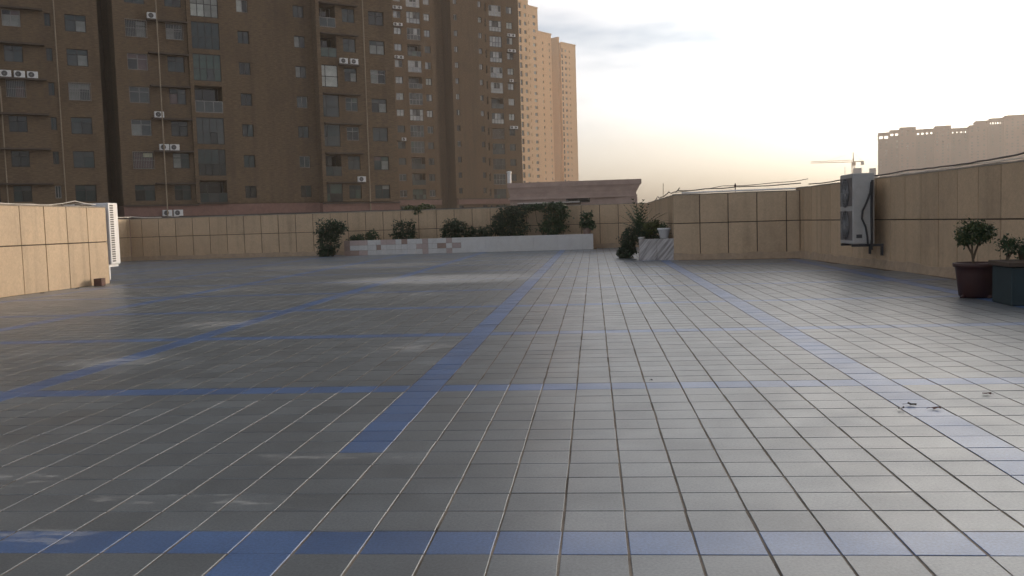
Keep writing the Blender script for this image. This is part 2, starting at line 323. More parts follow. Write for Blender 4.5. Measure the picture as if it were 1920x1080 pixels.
# ------------------------------------------------------------------ parapet walls clad in stone panels
pmesh = {}
def wall(label, A, th, Lg, first=0., pitch=.6175, h=1.475, mid=.82, skirt=.15, thick=.22, jitter=.0015):
    w = thing('parapet_wall', label, 'wall', (A[0], A[1], 0), th)
    MB().box(0, Lg, 0, thick, -.2, h-.02).build('core', 'joint', w)
    m = MB(); n = max(2, int(Lg/.35)); rr = random.Random(hash(label) % 999)
    xs = [-.004 + (Lg+.008)*i/n for i in range(n+1)]
    pf = [(x, h+rr.uniform(-.006, .010)) for x in xs]
    vs = []
    for x, z in pf: vs += [(x, -.032-rr.uniform(0, .006), h-.02), (x, -.030, z), (x, thick+.01, z), (x, thick+.01, h-.02)]
    fs = []
    for i in range(n):
        for k in range(4): fs.append((i*4+k, (i+1)*4+k, (i+1)*4+(k+1) % 4, i*4+(k+1) % 4))
    fs += [(3, 2, 1, 0), tuple(n*4+k for k in range(4))]
    m.add(vs, fs).build('coping', 'mortar', w)
    if skirt:
        vs = []; fs = []; n = max(2, int(Lg/.2))
        for i in range(n+1):
            x = Lg*i/n; t_ = skirt + rr.uniform(-.035, .02)
            vs += [(x, -.045-rr.uniform(0, .02), 0), (x, -.036, t_), (x, .01, t_+.004), (x, .01, -.05)]
        for i in range(n):
            for k in range(3): fs.append((i*4+k, (i+1)*4+k, (i+1)*4+k+1, i*4+k+1))
        fs += [(3,2,1,0), tuple(n*4+k for k in range(4))]
        MB().add(vs, fs).build('base_strip', 'plaster', w)
    xs = [0.]; x = first
    while x < Lg-.03:
        if x > .03: xs.append(x)
        x += pitch
    xs.append(Lg)
    for a, b in zip(xs[:-1], xs[1:]):
        for z0, z1 in ((max(.004, skirt-.06), mid-.009), (mid+.009, h-.022)):
            wd, ht = round(b-a-.018, 3), round(z1-z0, 3)
            if wd < .03: continue
            key = (wd, ht)
            if key not in pmesh: pmesh[key] = MB().cbox(-wd/2, wd/2, -.028, .0, 0, ht, .003).mesh('stone_panel', 'stone')
            o = obj('stone_panel', pmesh[key], w, ((a+b)/2, rr.uniform(-jitter, jitter), z0))
            o.rotation_euler = (rr.uniform(-.002, .002), 0, rr.uniform(-.002, .002))
    return w
W1 = wall('sunlit pale stone-clad parapet wall in the left foreground, ending at a slotted white unit', (-9.5, 3.6), R(90), 13.53, first=.0, pitch=.6765, skirt=.0, h=1.5)
W2 = wall('short lit stretch of clad wall behind the slotted white unit', (-16.3, 22), R(90), 8.97, first=.1, pitch=.62)
W3 = wall('long shaded stone-clad parapet wall across the far end behind the planter', (-16.27, 31), 0, 18.09, first=.43)
W4 = wall('short receding clad wall behind the spiky plant and white pot', (1.85, 30.97), R(-90), 9.9, first=.3)
W5 = wall('clad wall section facing the viewer right of the white pot', (1.79, 20.9), math.atan2(-.6, 2.66), 2.727, first=.595, pitch=.617)
W6 = wall('long dark clad parapet wall on the right behind the potted shrub', (4.455, 20.60), math.atan2(-6.86, .55), 15.9, first=.52, pitch=.575, h=1.53)

# ------------------------------------------------------------------ apartment buildings
def facade(mb, x0, x1, z0, z1, y, holes):
    """front wall with window openings; holes = (u0, u1, za, zb, depth, closed)"""
    us = sorted({x0, x1, *[h[0] for h in holes], *[h[1] for h in holes]}); zs = sorted({z0, z1, *[h[2] for h in holes], *[h[3] for h in holes]})
    for a, b in zip(us[:-1], us[1:]):
        for c, d in zip(zs[:-1], zs[1:]):
            mu, mz = (a+b)/2, (c+d)/2
            if any(h[0] < mu < h[1] and h[2] < mz < h[3] for h in holes): continue
            mb.add([(a,y,c),(b,y,c),(b,y,d),(a,y,d)], [(0,1,2,3)])
    for (a, b, c, d, dp) in holes:
        q = y+dp
        mb.add([(a,y,c),(b,y,c),(b,y,d),(a,y,d),(a,q,c),(b,q,c),(b,q,d),(a,q,d)], [(0,4,5,1),(1,5,6,2),(2,6,7,3),(3,7,4,0),(4,7,6,5)])
wcache = {}
def frame_mesh(w, h, cols, rows, bar, m, deep=.05):
    """cols, rows: lists of split fractions"""
    key = ('f', round(w,2), round(h,2), tuple(cols), tuple(rows), bar, m)
    if key not in wcache:
        b = MB(); b.box(-w/2, w/2, 0, deep, -h/2, -h/2+bar); b.box(-w/2, w/2, 0, deep, h/2-bar, h/2)
        b.box(-w/2, -w/2+bar, 0, deep, -h/2+bar, h/2-bar); b.box(w/2-bar, w/2, 0, deep, -h/2+bar, h/2-bar)
        for c in cols: x = -w/2+w*c; b.box(x-bar/2, x+bar/2, .002, deep-.002, -h/2+bar, h/2-bar)
        for r_ in rows: z = -h/2+h*r_; b.box(-w/2+bar, w/2-bar, .004, deep-.004, z-bar/2, z+bar/2)
        wcache[key] = b.mesh('window', m)
    return wcache[key]
def pane_mesh(w, h, m):
    key = ('p', round(w,2), round(h,2), m)
    if key not in wcache: wcache[key] = MB().box(-w/2, w/2, 0, .012, -h/2, h/2).mesh('pane', PANES[m])
    return wcache[key]
prg = random.Random(11)
def pick(weights): return prg.choices(list(weights), list(weights.values()))[0]
WB = {'dark': 34, 'teal': 34, 'smoke': 20, 'curtain': 7, 'rose': 5, 'green': 5}
WD = {'dark': 20, 'teal': 35, 'smoke': 25, 'curtain': 12, 'pale': 5}
def window(parent, u, y, z, w, h, cols, rows, fr=None, bar=.05, weights=WB, force=None, name='window', skip=()):
    fr = fr or prg.choices(('frame_dark', 'frame_light'), (7, 3))[0]
    o = obj(name, frame_mesh(w, h, cols, rows, bar*1.3, fr), parent, (u, y, z))
    cs = [0]+list(cols)+[1]; rs = [0]+list(rows)+[1]; main = pick(weights)
    for i in range(len(cs)-1):
        for j in range(len(rs)-1):
            if (i, j) in skip: continue
            pw = w*(cs[i+1]-cs[i])-bar*.9; ph = h*(rs[j+1]-rs[j])-bar*.9
            if pw < .03 or ph < .03: continue
            mt = (force or {}).get((i, j)) or (main if prg.random() < .6 else pick(weights))
            p = obj('pane', pane_mesh(pw, ph, mt), o, (-w/2+w*(cs[i]+cs[i+1])/2, .02, -h/2+h*(rs[j]+rs[j+1])/2))
            p.rotation_euler = (prg.uniform(-.004, .004), 0, prg.uniform(-.012, .012))
    return o
def simple(name, m, parent, *box_): return MB().box(*box_).build(name, m, parent)
def grille(parent, u, y, z, w, h):
    b = MB()
    for k in range(int(w/.13)+1): x = -w/2+k*w/int(w/.13); b.box(x-.012, x+.012, -.2, -.18, -h/2, h/2)
    for q in (-h/2, 0, h/2): b.box(-w/2, w/2, -.202, -.178, q-.015, q+.015)
    for x in (-w/2, w/2):
        for q in (-h/2, h/2): b.box(x-.012, x+.012, -.178, .02, q-.012, q+.012)
    return b.build('security_grille', 'frame_light', parent, (u, y, z))
TOP = 88
BASE = -12
# --- building A
bA = thing('apartment_block', 'brown brick apartment block at the left edge, left of the dark slot', 'building', (-48.18, 72.81, 0), R(37.95))
Z = [4.56 + 2.9*k for k in range(-1, 8)]
holes = []
for k, z in enumerate(Z):
    if k == 0: continue
    holes += [(-.02, 1.36, z-.68, z+.68, .16), (3.13, 3.6, z-.42, z+.66, .16), (4.69, 6.37, z-.72, z+.72, .16), (-3.3, -.98, z-.95, z+.95, 1.2)]
mb = MB(); facade(mb, -16, 7.3, 3.5, TOP, 0, holes)
mb.add([(-16,0,3.5),(-16,15,3.5),(-16,15,TOP),(-16,0,TOP),(7.3,0,3.5),(7.3,15,3.5),(7.3,15,TOP),(7.3,0,TOP)], [(4,5,6,7),(0,3,2,1),(3,7,6,2),(1,2,6,5)])
mb.build('wall', 'brick', bA)
simple('base_wall', 'pink_paint', bA, -16, 7.3, -.06, 15, BASE, 3.45)
for k, z in enumerate(Z):
    if k == 0: continue
    fz = {(0, 0): 'curtain', (1, 0): 'curtain'} if k in (6,) else None
    window(bA, .67, .1, z, 1.38, 1.36, [.48], [.68], force=fz)
    window(bA, 3.365, .1, z+.12, .47, 1.08, [.5], [], weights={'teal': 3, 'smoke': 4, 'dark': 1})
    window(bA, 5.53, .1, z, 1.68, 1.44, [.5], [.68], force={(0, 0): 'smoke', (1, 0): 'curtain'} if k in (6, 5) else None)
    window(bA, -2.14, .1, z, 2.32, 1.9, [.33, .66], [.45])
    simple('ledge', 'ledge', bA, -1.0, 2.98, -.55, -.003, z+.74, z+.88)
for k in (4,):
    grille(bA, 5.53, .02, Z[k], 1.75, 1.5); grille(bA, .67, .02, Z[k], 1.45, 1.4)
MB().tube([(3.91, -.1, 2.2), (3.91, -.1, 40)], .055, 6).build('drain_pipe', 'pipe', bA)
MB().tube([(-.47, -.12, 2.2), (-.47, -.12, 13.4)], .055, 6).build('drain_pipe', 'pipe', bA)
simple('string_course', 'ledge', bA, -16, 7.3, -.2, -.062, 3.36, 3.5)
# --- building B-C
bB = thing('apartment_block', 'brown brick apartment block right of the dark slot, with glazed balconies and drain pipes', 'building', (-48.18, 72.81, 0), R(37.95))
ZB = [4.55 + 2.9*k for k in range(0, 8)]; ZC = [4.43 + 2.9*k for k in range(0, 8)]
hb, hc = [], []
for k in range(8):
    z = ZB[k]; hb += [(9.55, 11.26, z-.72, z+.72, .16), (12.95, 14.42, z-.7, z+.7, .16), (15.17, 17.72, z-1.35+(.42 if k == 0 else 0), z+1.1, 1.3), (19.42, 20.5, z-.57, z+.6, .2), (24.9, 26.0, z-.54, z+.6, .2)]
    z = ZC[k]; hc += [(27.12, 28.85, z-1.3+(.35 if k == 0 else 0), z+.85, 1.3), (29.55, 30.87, z-.66, z+.68, .16), (32.37, 34.03, z-.68, z+.7, .16)]
mb = MB(); facade(mb, 8.55, 26.76, 3.5, TOP, 0, hb); facade(mb, 26.76, 35.0, 3.5, TOP, -1.0, hc)
q = 3.5
mb.add([(8.55,0,q),(8.55,15,q),(8.55,15,TOP),(8.55,0,TOP)], [(0,3,2,1)])
mb.add([(26.76,0,q),(26.76,-1,q),(26.76,-1,TOP),(26.76,0,TOP)], [(0,1,2,3)])
mb.add([(35,-1,q),(35,15,q),(35,15,TOP),(35,-1,TOP),(8.55,15,q),(8.55,15,TOP)], [(0,1,2,3),(1,4,5,2)])
mb.add([(8.55,0,TOP),(35,0,TOP),(35,15,TOP),(8.55,15,TOP)], [(0,1,2,3)])
mb.build('wall', 'brick', bB)
MB().box(7.25, 8.6, 5.5, 6.2, BASE, TOP-.1).build('shaft_wall', 'brick_shade', bB)
simple('base_wall', 'pink_paint', bB, 8.55, 26.72, -.06, 15, BASE, 3.45)
simple('base_wall', 'pink_paint', bB, 26.72, 35.04, -1.06, 15, BASE, 3.4)
simple('string_course', 'ledge', bB, 8.5, 15.0, -.22, -.062, 3.34, 3.47); simple('string_course', 'ledge', bB, 15.0, 17.8, -.3, -.062, 3.47, 3.6)
simple('string_course', 'ledge', bB, 26.7, 35.06, -1.22, -1.062, 3.28, 3.42)
simple('string_course', 'ledge', bB, 8.5, 26.7, -.3, -.062, 2.28, 2.42); simple('string_course', 'ledge', bB, 26.7, 35.06, -1.3, -1.062, 2.2, 2.34)
simple('pilaster', 'brick', bB, 14.78, 15.12, -.32, -.003, 3.6, 60); simple('pilaster', 'brick', bB, 26.72, 27.08, -1.28, -1.003, 3.45, 60)
def balcony(parent, kind, u, y, z, w, h, k):
    """z = bottom of the opening"""
    if kind == 'open':
        window(parent, u, y+1.22, z+h/2, w*.94, h*.94, [.4], [], weights={'dark': 8, 'teal': 2}, name='balcony_door')
        rl = frame_mesh(w, h*.42, [.5], [], .05, 'frame_dark')
        window(parent, u, y-.02, z+h*.22, w*.99, h*.44, [.5] if w < 2 else [.33, .66], [], weights={'teal': 5, 'smoke': 5, 'green': 2}, name='railing')
    elif kind == 'half':
        window(parent, u, y+.05, z+h/2, w, h, [.25, .5, .75] if w > 2 else [.25], [.45], weights={'dark': 6, 'teal': 5, 'smoke': 2, 'green': 3}, name='balcony_window')
    elif kind == 'lit':
        window(parent, u, y+.05, z+h/2, w, h, [.25, .5, .75] if w > 2 else [.25], [.48], weights={'curtain': 3, 'pale': 4}, name='balcony_window')
for k in range(8):
    z = ZB[k]
    window(bB, 10.405, .1, z, 1.71, 1.44, [.5], [.68], force={2: {(0, 0): 'curtain'}, 1: {(0, 0): 'rose', (1, 0): 'rose', (1, 1): 'pale_yellow', (0, 1): 'rose'}}.get(k))  # on one storey a single yellow pane among rose ones
    window(bB, 13.685, .1, z, 1.47, 1.4, [.5], [.68], force={1: {(0, 0): 'curtain'}}.get(k))
    balcony(bB, {0: 'open', 1: 'half', 2: 'half', 3: 'open', 4: 'half', 5: 'half', 6: 'lit'}.get(k, 'half'), 16.445, 0, z-1.35+(.42 if k == 0 else 0), 2.55, 2.45-(.42 if k == 0 else 0), k)
    window(bB, 19.96, .14, z+.015, 1.08, 1.17, [.5], [], weights={'dark': 5, 'smoke': 3, 'teal': 4}, force={6: {(0, 0): 'pale', (1, 0): 'dark'}}.get(k))
    window(bB, 25.45, .14, z+.03, 1.1, 1.14, [.5], [], weights={'dark': 6, 'smoke': 2, 'teal': 4}, force={5: {(0, 0): 'curtain', (1, 0): 'dark'}, 4: {(0, 0): 'curtain', (1, 0): 'dark'}, 6: {(0, 0): 'smoke', (1, 0): 'dark'}}.get(k))
    simple('ledge', 'ledge', bB, 11.3, 14.76, -.6, -.003, z+.74, z+.88)
    z = ZC[k]
    balcony(bB, {0: 'half', 1: 'open', 2: 'half', 3: 'half', 4: 'lit', 5: 'open', 6: 'open'}.get(k, 'half'), 27.985, -1, z-1.3+(.35 if k == 0 else 0), 1.73, 2.15-(.35 if k == 0 else 0), k)
    window(bB, 30.21, -.9, z+.01, 1.32, 1.34, [.5], [.66], force={4: {(0, 0): 'dark', (1, 0): 'curtain'}, 5: {(0, 0): 'teal', (1, 0): 'smoke'}}.get(k))
    window(bB, 33.2, -.9, z+.01, 1.66, 1.38, [.5], [.68], force={3: {(0, 0): 'dark', (1, 0): 'curtain'}, 5: {(0, 0): 'curtain', (1, 0): 'curtain'}}.get(k))
    if k != 4: simple('ledge', 'ledge', bB, 27.1, 31.05, -1.5, -1.003, z+.87, z+.99)
    else: simple('ledge', 'ledge', bB, 28.9, 31.05, -1.55, -1.003, z+.87, z+.99)
grille(bB, 10.405, .02, ZB[5], 1.8, 1.5); grille(bB, 13.685, .02, ZB[5], 1.5, 1.45); grille(bB, 10.405, .02, ZB[1], 1.8, 1.5)
MB().tube([(12.08, -.68, 2.4), (12.08, -.68, 40)], .055, 6).build('drain_pipe', 'pipe', bB)
MB().tube([(31.72, -1.16, 2.2), (31.72, -1.16, 40)], .06, 6).build('drain_pipe', 'pipe', bB)
# --- building D-E
bD = thing('apartment_slab', 'tall brown brick slab in the middle with many small pale windows', 'building', (-34.75, 161.96, 0), R(37.06))
ZD = [6.62 + 2.875*k for k in range(0, 13)]; ZE = [7.05 + 2.885*k for k in range(0, 13)]
hd, he = [], []
for k in range(13):
    z = ZD[k]
    hd += [(.45, 1.9, z-.62, z+.62, .2), (2.98, 5.7, z-1.35+(.3 if k == 0 else 0), z+.75, 1.3), (6.42, 7.62, z-.62, z+.62, .2)]
    he += [(20.12, 22.83, z-1.35, z+.68, 1.3), (23.95, 25.3, z-.62, z+.64, .2)]
    z = ZE[k]
    he += [(12.55, 13.3, z-.52, z+.52, .25), (17.78, 18.5, z-.52, z+.52, .25), (19.19, 19.47, z-1.1, z+.35, .3)]
he = [h for h in he]
mb = MB(); facade(mb, -4, 8.64, 3, TOP, 0, hd); facade(mb, 11.95, 26.7, 3, TOP, 0, he)
# recess between the two wings
hr = [(8.75, 10.1, ZD[k]-1.3, ZD[k]+.75, 1.) for k in range(13)]
facade(mb, 8.64, 11.95, 3, TOP, 3.4, hr)
mb.add([(8.64,0,3),(8.64,3.4,3),(8.64,3.4,TOP),(8.64,0,TOP)], [(0,1,2,3)]); mb.add([(11.95,0,3),(11.95,3.4,3),(11.95,3.4,TOP),(11.95,0,TOP)], [(0,3,2,1)])
mb.add([(-4,0,3),(-4,14,3),(-4,14,TOP),(-4,0,TOP),(26.7,0,3),(26.7,14,3),(26.7,14,TOP),(26.7,0,TOP)], [(0,3,2,1),(4,5,6,7),(1,2,6,5),(3,7,6,2)] )
mb.build('wall', 'brick_mid', bD)
for a, b in ((-4, 8.64), (11.95, 26.7)):
    simple('base_wall', 'pink_paint', bD, a, b, -.05, 3.3, BASE, 2.98); simple('canopy', 'pink_paint', bD, a+.1, b-.1, -.5, -.004, 4.5, 5.42); simple('string_course', 'ledge', bD, a, b, -.6, -.004, 5.44, 5.56)
simple('base_wall', 'brick_shade', bD, 8.66, 11.93, 3.42, 14, BASE, 2.98)
def pairs(k, seed): return 'x'
for k in range(13):
    z = ZD[k]; hi = k >= 5
    wt = {'smoke': 2, 'shine': 6, 'shine_b': 5, 'pale': 1} if hi else {'dark': 3, 'teal': 5, 'smoke': 4}  # upper storeys paler, their sky reflection carried by the pane colour
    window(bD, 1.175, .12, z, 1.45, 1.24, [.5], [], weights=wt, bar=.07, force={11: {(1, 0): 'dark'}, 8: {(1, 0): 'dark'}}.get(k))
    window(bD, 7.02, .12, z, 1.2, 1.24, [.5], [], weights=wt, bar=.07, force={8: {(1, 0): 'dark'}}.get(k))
    kind = {0: 'half', 1: 'open', 2: 'open', 3: 'half', 4: 'half', 7: 'open', 9: 'open'}.get(k, 'lit')
    bz = z-1.35+(.3 if k == 0 else 0); bh = 2.1-(.3 if k == 0 else 0)
    if kind == 'lit':
        window(bD, 4.34, .06, bz+bh/2, 2.72, bh, [.25, .5, .75], [.44], weights=wt, bar=.07, name='balcony_window', force=[{(1, 1): 'dark', (2, 1): 'smoke'}, {(0, 1): 'dark'}, {(2, 1): 'dark'}][k % 3])
    else: balcony(bD, kind, 4.34, 0, bz, 2.72, bh, k)
    kind = {1: 'half', 2: 'half', 3: 'half', 4: 'louver', 6: 'open', 0: 'half'}.get(k, 'lit')
    bz = z-1.35; bh = 2.03
    if kind == 'lit':
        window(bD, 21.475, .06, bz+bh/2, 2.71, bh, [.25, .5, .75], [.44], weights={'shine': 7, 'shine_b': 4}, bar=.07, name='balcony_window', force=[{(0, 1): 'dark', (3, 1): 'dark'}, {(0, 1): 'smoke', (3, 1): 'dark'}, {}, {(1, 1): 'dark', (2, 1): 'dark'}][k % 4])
    elif kind == 'louver':
        b = MB()
        for q in range(9): b.box(20.15, 22.8, .02, .2, bz+.1+q*.21, bz+.17+q*.21)
        b.build('louver', 'frame_light', bD)
    else: balcony(bD, kind, 21.475, 0, bz, 2.71, bh, k)
    window(bD, 24.625, .12, z+.01, 1.35, 1.26, [.5], [], weights=wt, bar=.07, force={10: {(0, 0): 'dark', (1, 0): 'pale'}, 9: {(1, 0): 'dark'}}.get(k))
    z = ZE[k]
    window(bD, 12.925, .18, z, .75, 1.04, [.5], [], weights=wt, bar=.06); window(bD, 18.14, .18, z, .72, 1.04, [.5], [], weights=wt, bar=.06)
    window(bD, 19.33, .22, z-.375, .28, 1.45, [], [.5], weights={'dark': 1}, bar=.05)
    window(bD, 9.425, 3.9, ZD[k]-.28, 1.35, 2.05, [.5], [.45], weights={'dark': 5, 'teal': 1}, bar=.07)
for (u, w) in ((1.3, 1.5), (4.3, 2.4), (7.0, .8)): window(bD, u, -.1, 3.75, w, 1.1, [.5], [], weights={'dark': 4, 'teal': 1}, name='shop_window')
for (u, w) in ((12.9, .9), (18.0, .9), (19.4, .3), (21.4, 1.8)): window(bD, u, -.1, 3.75, w, 1.0, [.5] if w > .5 else [], [], weights={'dark': 4, 'teal': 1}, name='shop_window')
for z in (16.0, 30.45, 36.15, 39.1): simple('ledge', 'ledge', bD, .2, 2.1, -.5, -.003, z-.08, z)
for z in (18.75, 27.6, 33.25, 36.15): simple('ledge', 'ledge', bD, 23.8, 25.8, -.5, -.003, z-.08, z)
# --- far lit towers
def ftower(label, loc, rot, u0, u1, top, cols, depth=14, z0=6.2, rows=29):
    t = thing('residential_tower', label, 'building', (loc[0], loc[1], 0), rot, 'distant tan towers')
    holes = []
    for (u, w, h, mt) in cols:
        for k in range(rows):
            z = z0+2.9*k
            if z+h/2 < top-1.5: holes.append((u-w/2, u+w/2, z-h/2, z+h/2, .35))
    mb = MB(); facade(mb, u0, u1, BASE, top, 0, holes)
    mb.add([(u0,0,BASE),(u0,depth,BASE),(u0,depth,top),(u0,0,top),(u1,0,BASE),(u1,depth,BASE),(u1,depth,top),(u1,0,top)], [(0,3,2,1),(4,5,6,7),(1,2,6,5),(3,7,6,2)])
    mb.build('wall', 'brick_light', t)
    for (u, w, h, mts) in cols:
        for k in range(rows):
            z = z0+2.9*k
            if z+h/2 < top-1.5: obj('window', pane_mesh(w, h, prg.choice(mts)), t, (u, .3, z))
    MB().box(u0-.15, u1+.15, -.15, .3, top+.002, top+.5).build('roof_edge', 'brick_light', t)
    return t
FR = R(55)
DK = ('dark', 'dark', 'teal', 'smoke'); PL_ = ('curtain', 'smoke', 'pale', 'curtain')
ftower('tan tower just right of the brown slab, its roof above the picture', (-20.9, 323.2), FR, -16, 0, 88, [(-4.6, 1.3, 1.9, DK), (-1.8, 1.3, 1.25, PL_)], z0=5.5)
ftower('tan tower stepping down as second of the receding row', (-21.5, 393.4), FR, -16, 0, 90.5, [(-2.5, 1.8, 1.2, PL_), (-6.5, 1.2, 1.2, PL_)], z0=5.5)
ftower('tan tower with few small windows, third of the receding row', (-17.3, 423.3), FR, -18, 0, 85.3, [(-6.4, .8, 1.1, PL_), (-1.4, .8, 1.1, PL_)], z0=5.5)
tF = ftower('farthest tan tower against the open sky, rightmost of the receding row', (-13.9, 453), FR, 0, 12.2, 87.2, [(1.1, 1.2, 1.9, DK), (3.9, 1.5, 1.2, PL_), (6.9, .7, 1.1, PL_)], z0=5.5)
simple('stair_wing', 'brick_light', tF, -1.2, -.02, .8, 9, BASE, 90)
for k in range(29):
    z = 5.5+2.9*k
    if z < 86: MB().box(-1.9, -1.21, 6.2, 8.6, z-.5, z+.9).build('balcony', 'brick_shade', tF)

# --- air conditioners on the facades
acm = {}
def ac_meshes():
    b = MB().cbox(-.4, .4, -.15, .15, 0, .55, .015); acm['c'] = b.mesh('casing', 'white_metal')
    g = MB(); n = 20
    vs = [(-.1, -.156, .28)] + [(-.1+.215*math.cos(2*math.pi*i/n), -.156, .28+.215*math.sin(2*math.pi*i/n)) for i in range(n)]
    g.add(vs, [(0, 1+(i+1) % n, 1+i) for i in range(n)]); acm['f'] = g.mesh('fan_opening', 'dark_grille')
    g = MB()
    for rr in (.22, .14, .06): g.tube([(-.1+rr*math.cos(2*math.pi*i/16), -.165, .28+rr*math.sin(2*math.pi*i/16)) for i in range(17)], .008, 4, False)
    for a in range(4): g.tube([(-.1-.22*math.cos(a*math.pi/4), -.167, .28-.22*math.sin(a*math.pi/4)), (-.1+.22*math.cos(a*math.pi/4), -.167, .28+.22*math.sin(a*math.pi/4))], .006, 4, False)
    acm['g'] = g.mesh('fan_guard', 'grey_metal')
ac_meshes()
def ac_unit(b, u, y, z, label, group=None):
    rot = b.rotation_euler.z; c, s = math.cos(rot), math.sin(rot)
    o = thing('air_conditioner', label, 'air conditioner', (b.location.x + c*u - s*y, b.location.y + s*u + c*y, z), rot, group)
    obj('casing', acm['c'], o); obj('fan_opening', acm['f'], o); obj('fan_guard', acm['g'], o)
    return o
G1 = 'air conditioners on the brick facades'
for u, l in ((-.03, 'white air conditioner, leftmost of the three in a row at the left edge'), (.98, 'white air conditioner in the middle of the three in a row at the left edge'), (1.95, 'white air conditioner, rightmost of the three in a row at the left edge')):
    ac_unit(bA, u, -.32, 13.26+.885, l, G1)
ac_unit(bB, 11.75, -.34, ZB[5]+.885, 'white air conditioner highest on the ledge by the left drain pipe', G1)
ac_unit(bB, 11.9, -.34, ZB[2]+.885, 'single white air conditioner halfway down beside the left drain pipe', G1)
ac_unit(bB, 12.17, -.34, ZB[1]+.885, 'left one of two white air conditioners over the window with a yellow pane', G1)
ac_unit(bB, 13.08, -.34, ZB[1]+.885, 'right one of two white air conditioners over the window with a yellow pane', G1)
ac_unit(bB, 12.12, -.32, 2.43, 'left one of two white air conditioners low on the pink base wall', G1)
ac_unit(bB, 13.08, -.32, 2.43, 'right one of two white air conditioners low on the pink base wall', G1)
ac_unit(bB, 29.4, -1.32, ZC[4]+.995, 'left one of two white air conditioners beside the bright glazed balcony', G1)
ac_unit(bB, 30.5, -1.32, ZC[4]+.995, 'right one of two white air conditioners beside the bright glazed balcony', G1)
ac_unit(bB, 30.82, -1.28, ZC[0]+.995, 'lone white air conditioner near the foot of the right drain pipe', G1)
for (z, w) in ((39.1, 'topmost'), (36.15, 'second from the top'), (30.45, 'third from the top')):
    for u, s_ in ((.72, 'left'), (1.6, 'right')): ac_unit(bD, u, -.25, z+.003, '%s unit of the air conditioner pair %s on the slab\'s left column' % (s_, w), G1)
ac_unit(bD, 1.5, -.25, 16.003, 'single lowest air conditioner on the left column of the middle slab', G1)
for (z, w) in ((36.15, 'topmost'), (33.25, 'second from the top'), (18.75, 'lowest')):
    for u, s_ in ((24.4, 'left'), (25.28, 'right')): ac_unit(bD, u, -.25, z+.003, '%s unit of the air conditioner pair %s on the slab\'s right column' % (s_, w), G1)
ac_unit(bD, 24.6, -.25, 27.603, 'single air conditioner on the right column of the middle slab', G1)

# ------------------------------------------------------------------ low mauve building behind the far wall
pb = thing('low_building', 'low mauve building with a moulded cornice behind the far wall', 'building', (0, 62, 0), 0)
MB().box(-5.6, 2.9, 0, 12, BASE, 2.75).build('wall', 'mauve', pb)
prof = [(0, 2.752), (.06, 2.752), (.06, 2.86), (.12, 2.86), (.2, 2.98), (.3, 3.12), (.42, 3.22), (.5, 3.26), (.5, 3.58), (0, 3.58)]
vs = []; n = len(prof)
for d, z in prof: vs += [(-5.6-d*.3, -d*.3, z), (2.9+d*.7, -d*.3, z), (2.9+d*.7, 12, z), (-5.6-d*.3, 12, z)]
fs = []
for i in range(n-1):
    for k in range(3):
        if k != 2: fs.append((i*4+k, i*4+k+1, (i+1)*4+k+1, (i+1)*4+k))
fs.append(((n-1)*4, (n-1)*4+1, (n-1)*4+2, (n-1)*4+3))
MB().add(vs, fs).build('cornice', 'mauve', pb)
simple('string_course', 'mauve', pb, -5.7, 2.95, -.16, -.003, 2.42, 2.56)
simple('corner_pier', 'mauve', pb, 1.5, 2.96, -.12, -.003, BASE, 2.40)
simple('ledge', 'ledge', pb, -5, -.8, -1.2, -.003, 1.95, 2.12); simple('ledge', 'concrete', pb, -5, -.9, -1.3, -.003, 2.13, 2.2)
window(pb, -1.0, -.03, 2.28, 1.6, .28, [.5], [], weights={'dark': 1}, name='window')
tag(MB().lathe([(.14, 3.58), (.14, 4.3), (.17, 4.32), (.17, 4.42), (.02, 4.46)], 12, (-5.7, 63)).build('roof_vent', 'pvc'), 'small white vent pipe on the mauve roof against the slab', 'vent pipe')

# ------------------------------------------------------------------ hazy towers at the right, grey building, crane
def far_tower(label, loc, rot, segs, depth):
    """segs: (u0, u1, top, setback, crown) crown = open roof frame height"""
    t = thing('residential_tower', label, 'building', (loc[0], loc[1], 0), rot, 'hazy towers on the right')
    for (u0, u1, top, sb, crown) in [tuple(1.98*q for q in g_) for g_ in segs]:
        body = top-crown
        cs = []
        n = max(1, int((u1-u0)/4.5))
        for i in range(n):
            u = u0+(i+.5)*(u1-u0)/n
            for k in range(int((body-2)/2.95)):
                z = 4+2.95*k
                if z > 0 and z+1 < body-.5: (prg.random() < .62) and cs.append((u-.9, u+.9, z-.75, z+.75, .5))
        mb = MB(); facade(mb, u0, u1, BASE, body, sb, cs)
        mb.add([(u0,sb,BASE),(u0,depth,BASE),(u0,depth,body),(u0,sb,body),(u1,sb,BASE),(u1,depth,BASE),(u1,depth,body),(u1,sb,body)], [(0,3,2,1),(4,5,6,7),(1,2,6,5),(3,7,6,2)])
        mb.build('wall', 'tower_pink' if not crown else 'tower_grey', t)
        for c in cs: obj('window', pane_mesh(c[1]-c[0], 1.5, prg.choice(('dark', 'teal', 'smoke'))), t, ((c[0]+c[1])/2, sb+.42, (c[2]+c[3])/2))
        if crown:
            b = MB(); b.box(u0, u1, sb, sb+.8, top-2, top); b.box(u0, u1, depth-.8, depth, top-2, top); b.box(u0, u0+.8, sb+.802, depth-.802, top-2, top); b.box(u1-.8, u1, sb+.802, depth-.802, top-2, top)
            m = max(2, int((u1-u0)/4))
            for i in range(m+1):
                u = u0+.4+(u1-u0-.8)*i/m
                for y in (sb+.4, depth-.4): b.box(u-.7, u+.7, y-.35, y+.35, body+.003, top-2.003)
            b.build('roof_frame', 'tower_pink', t)
    return t
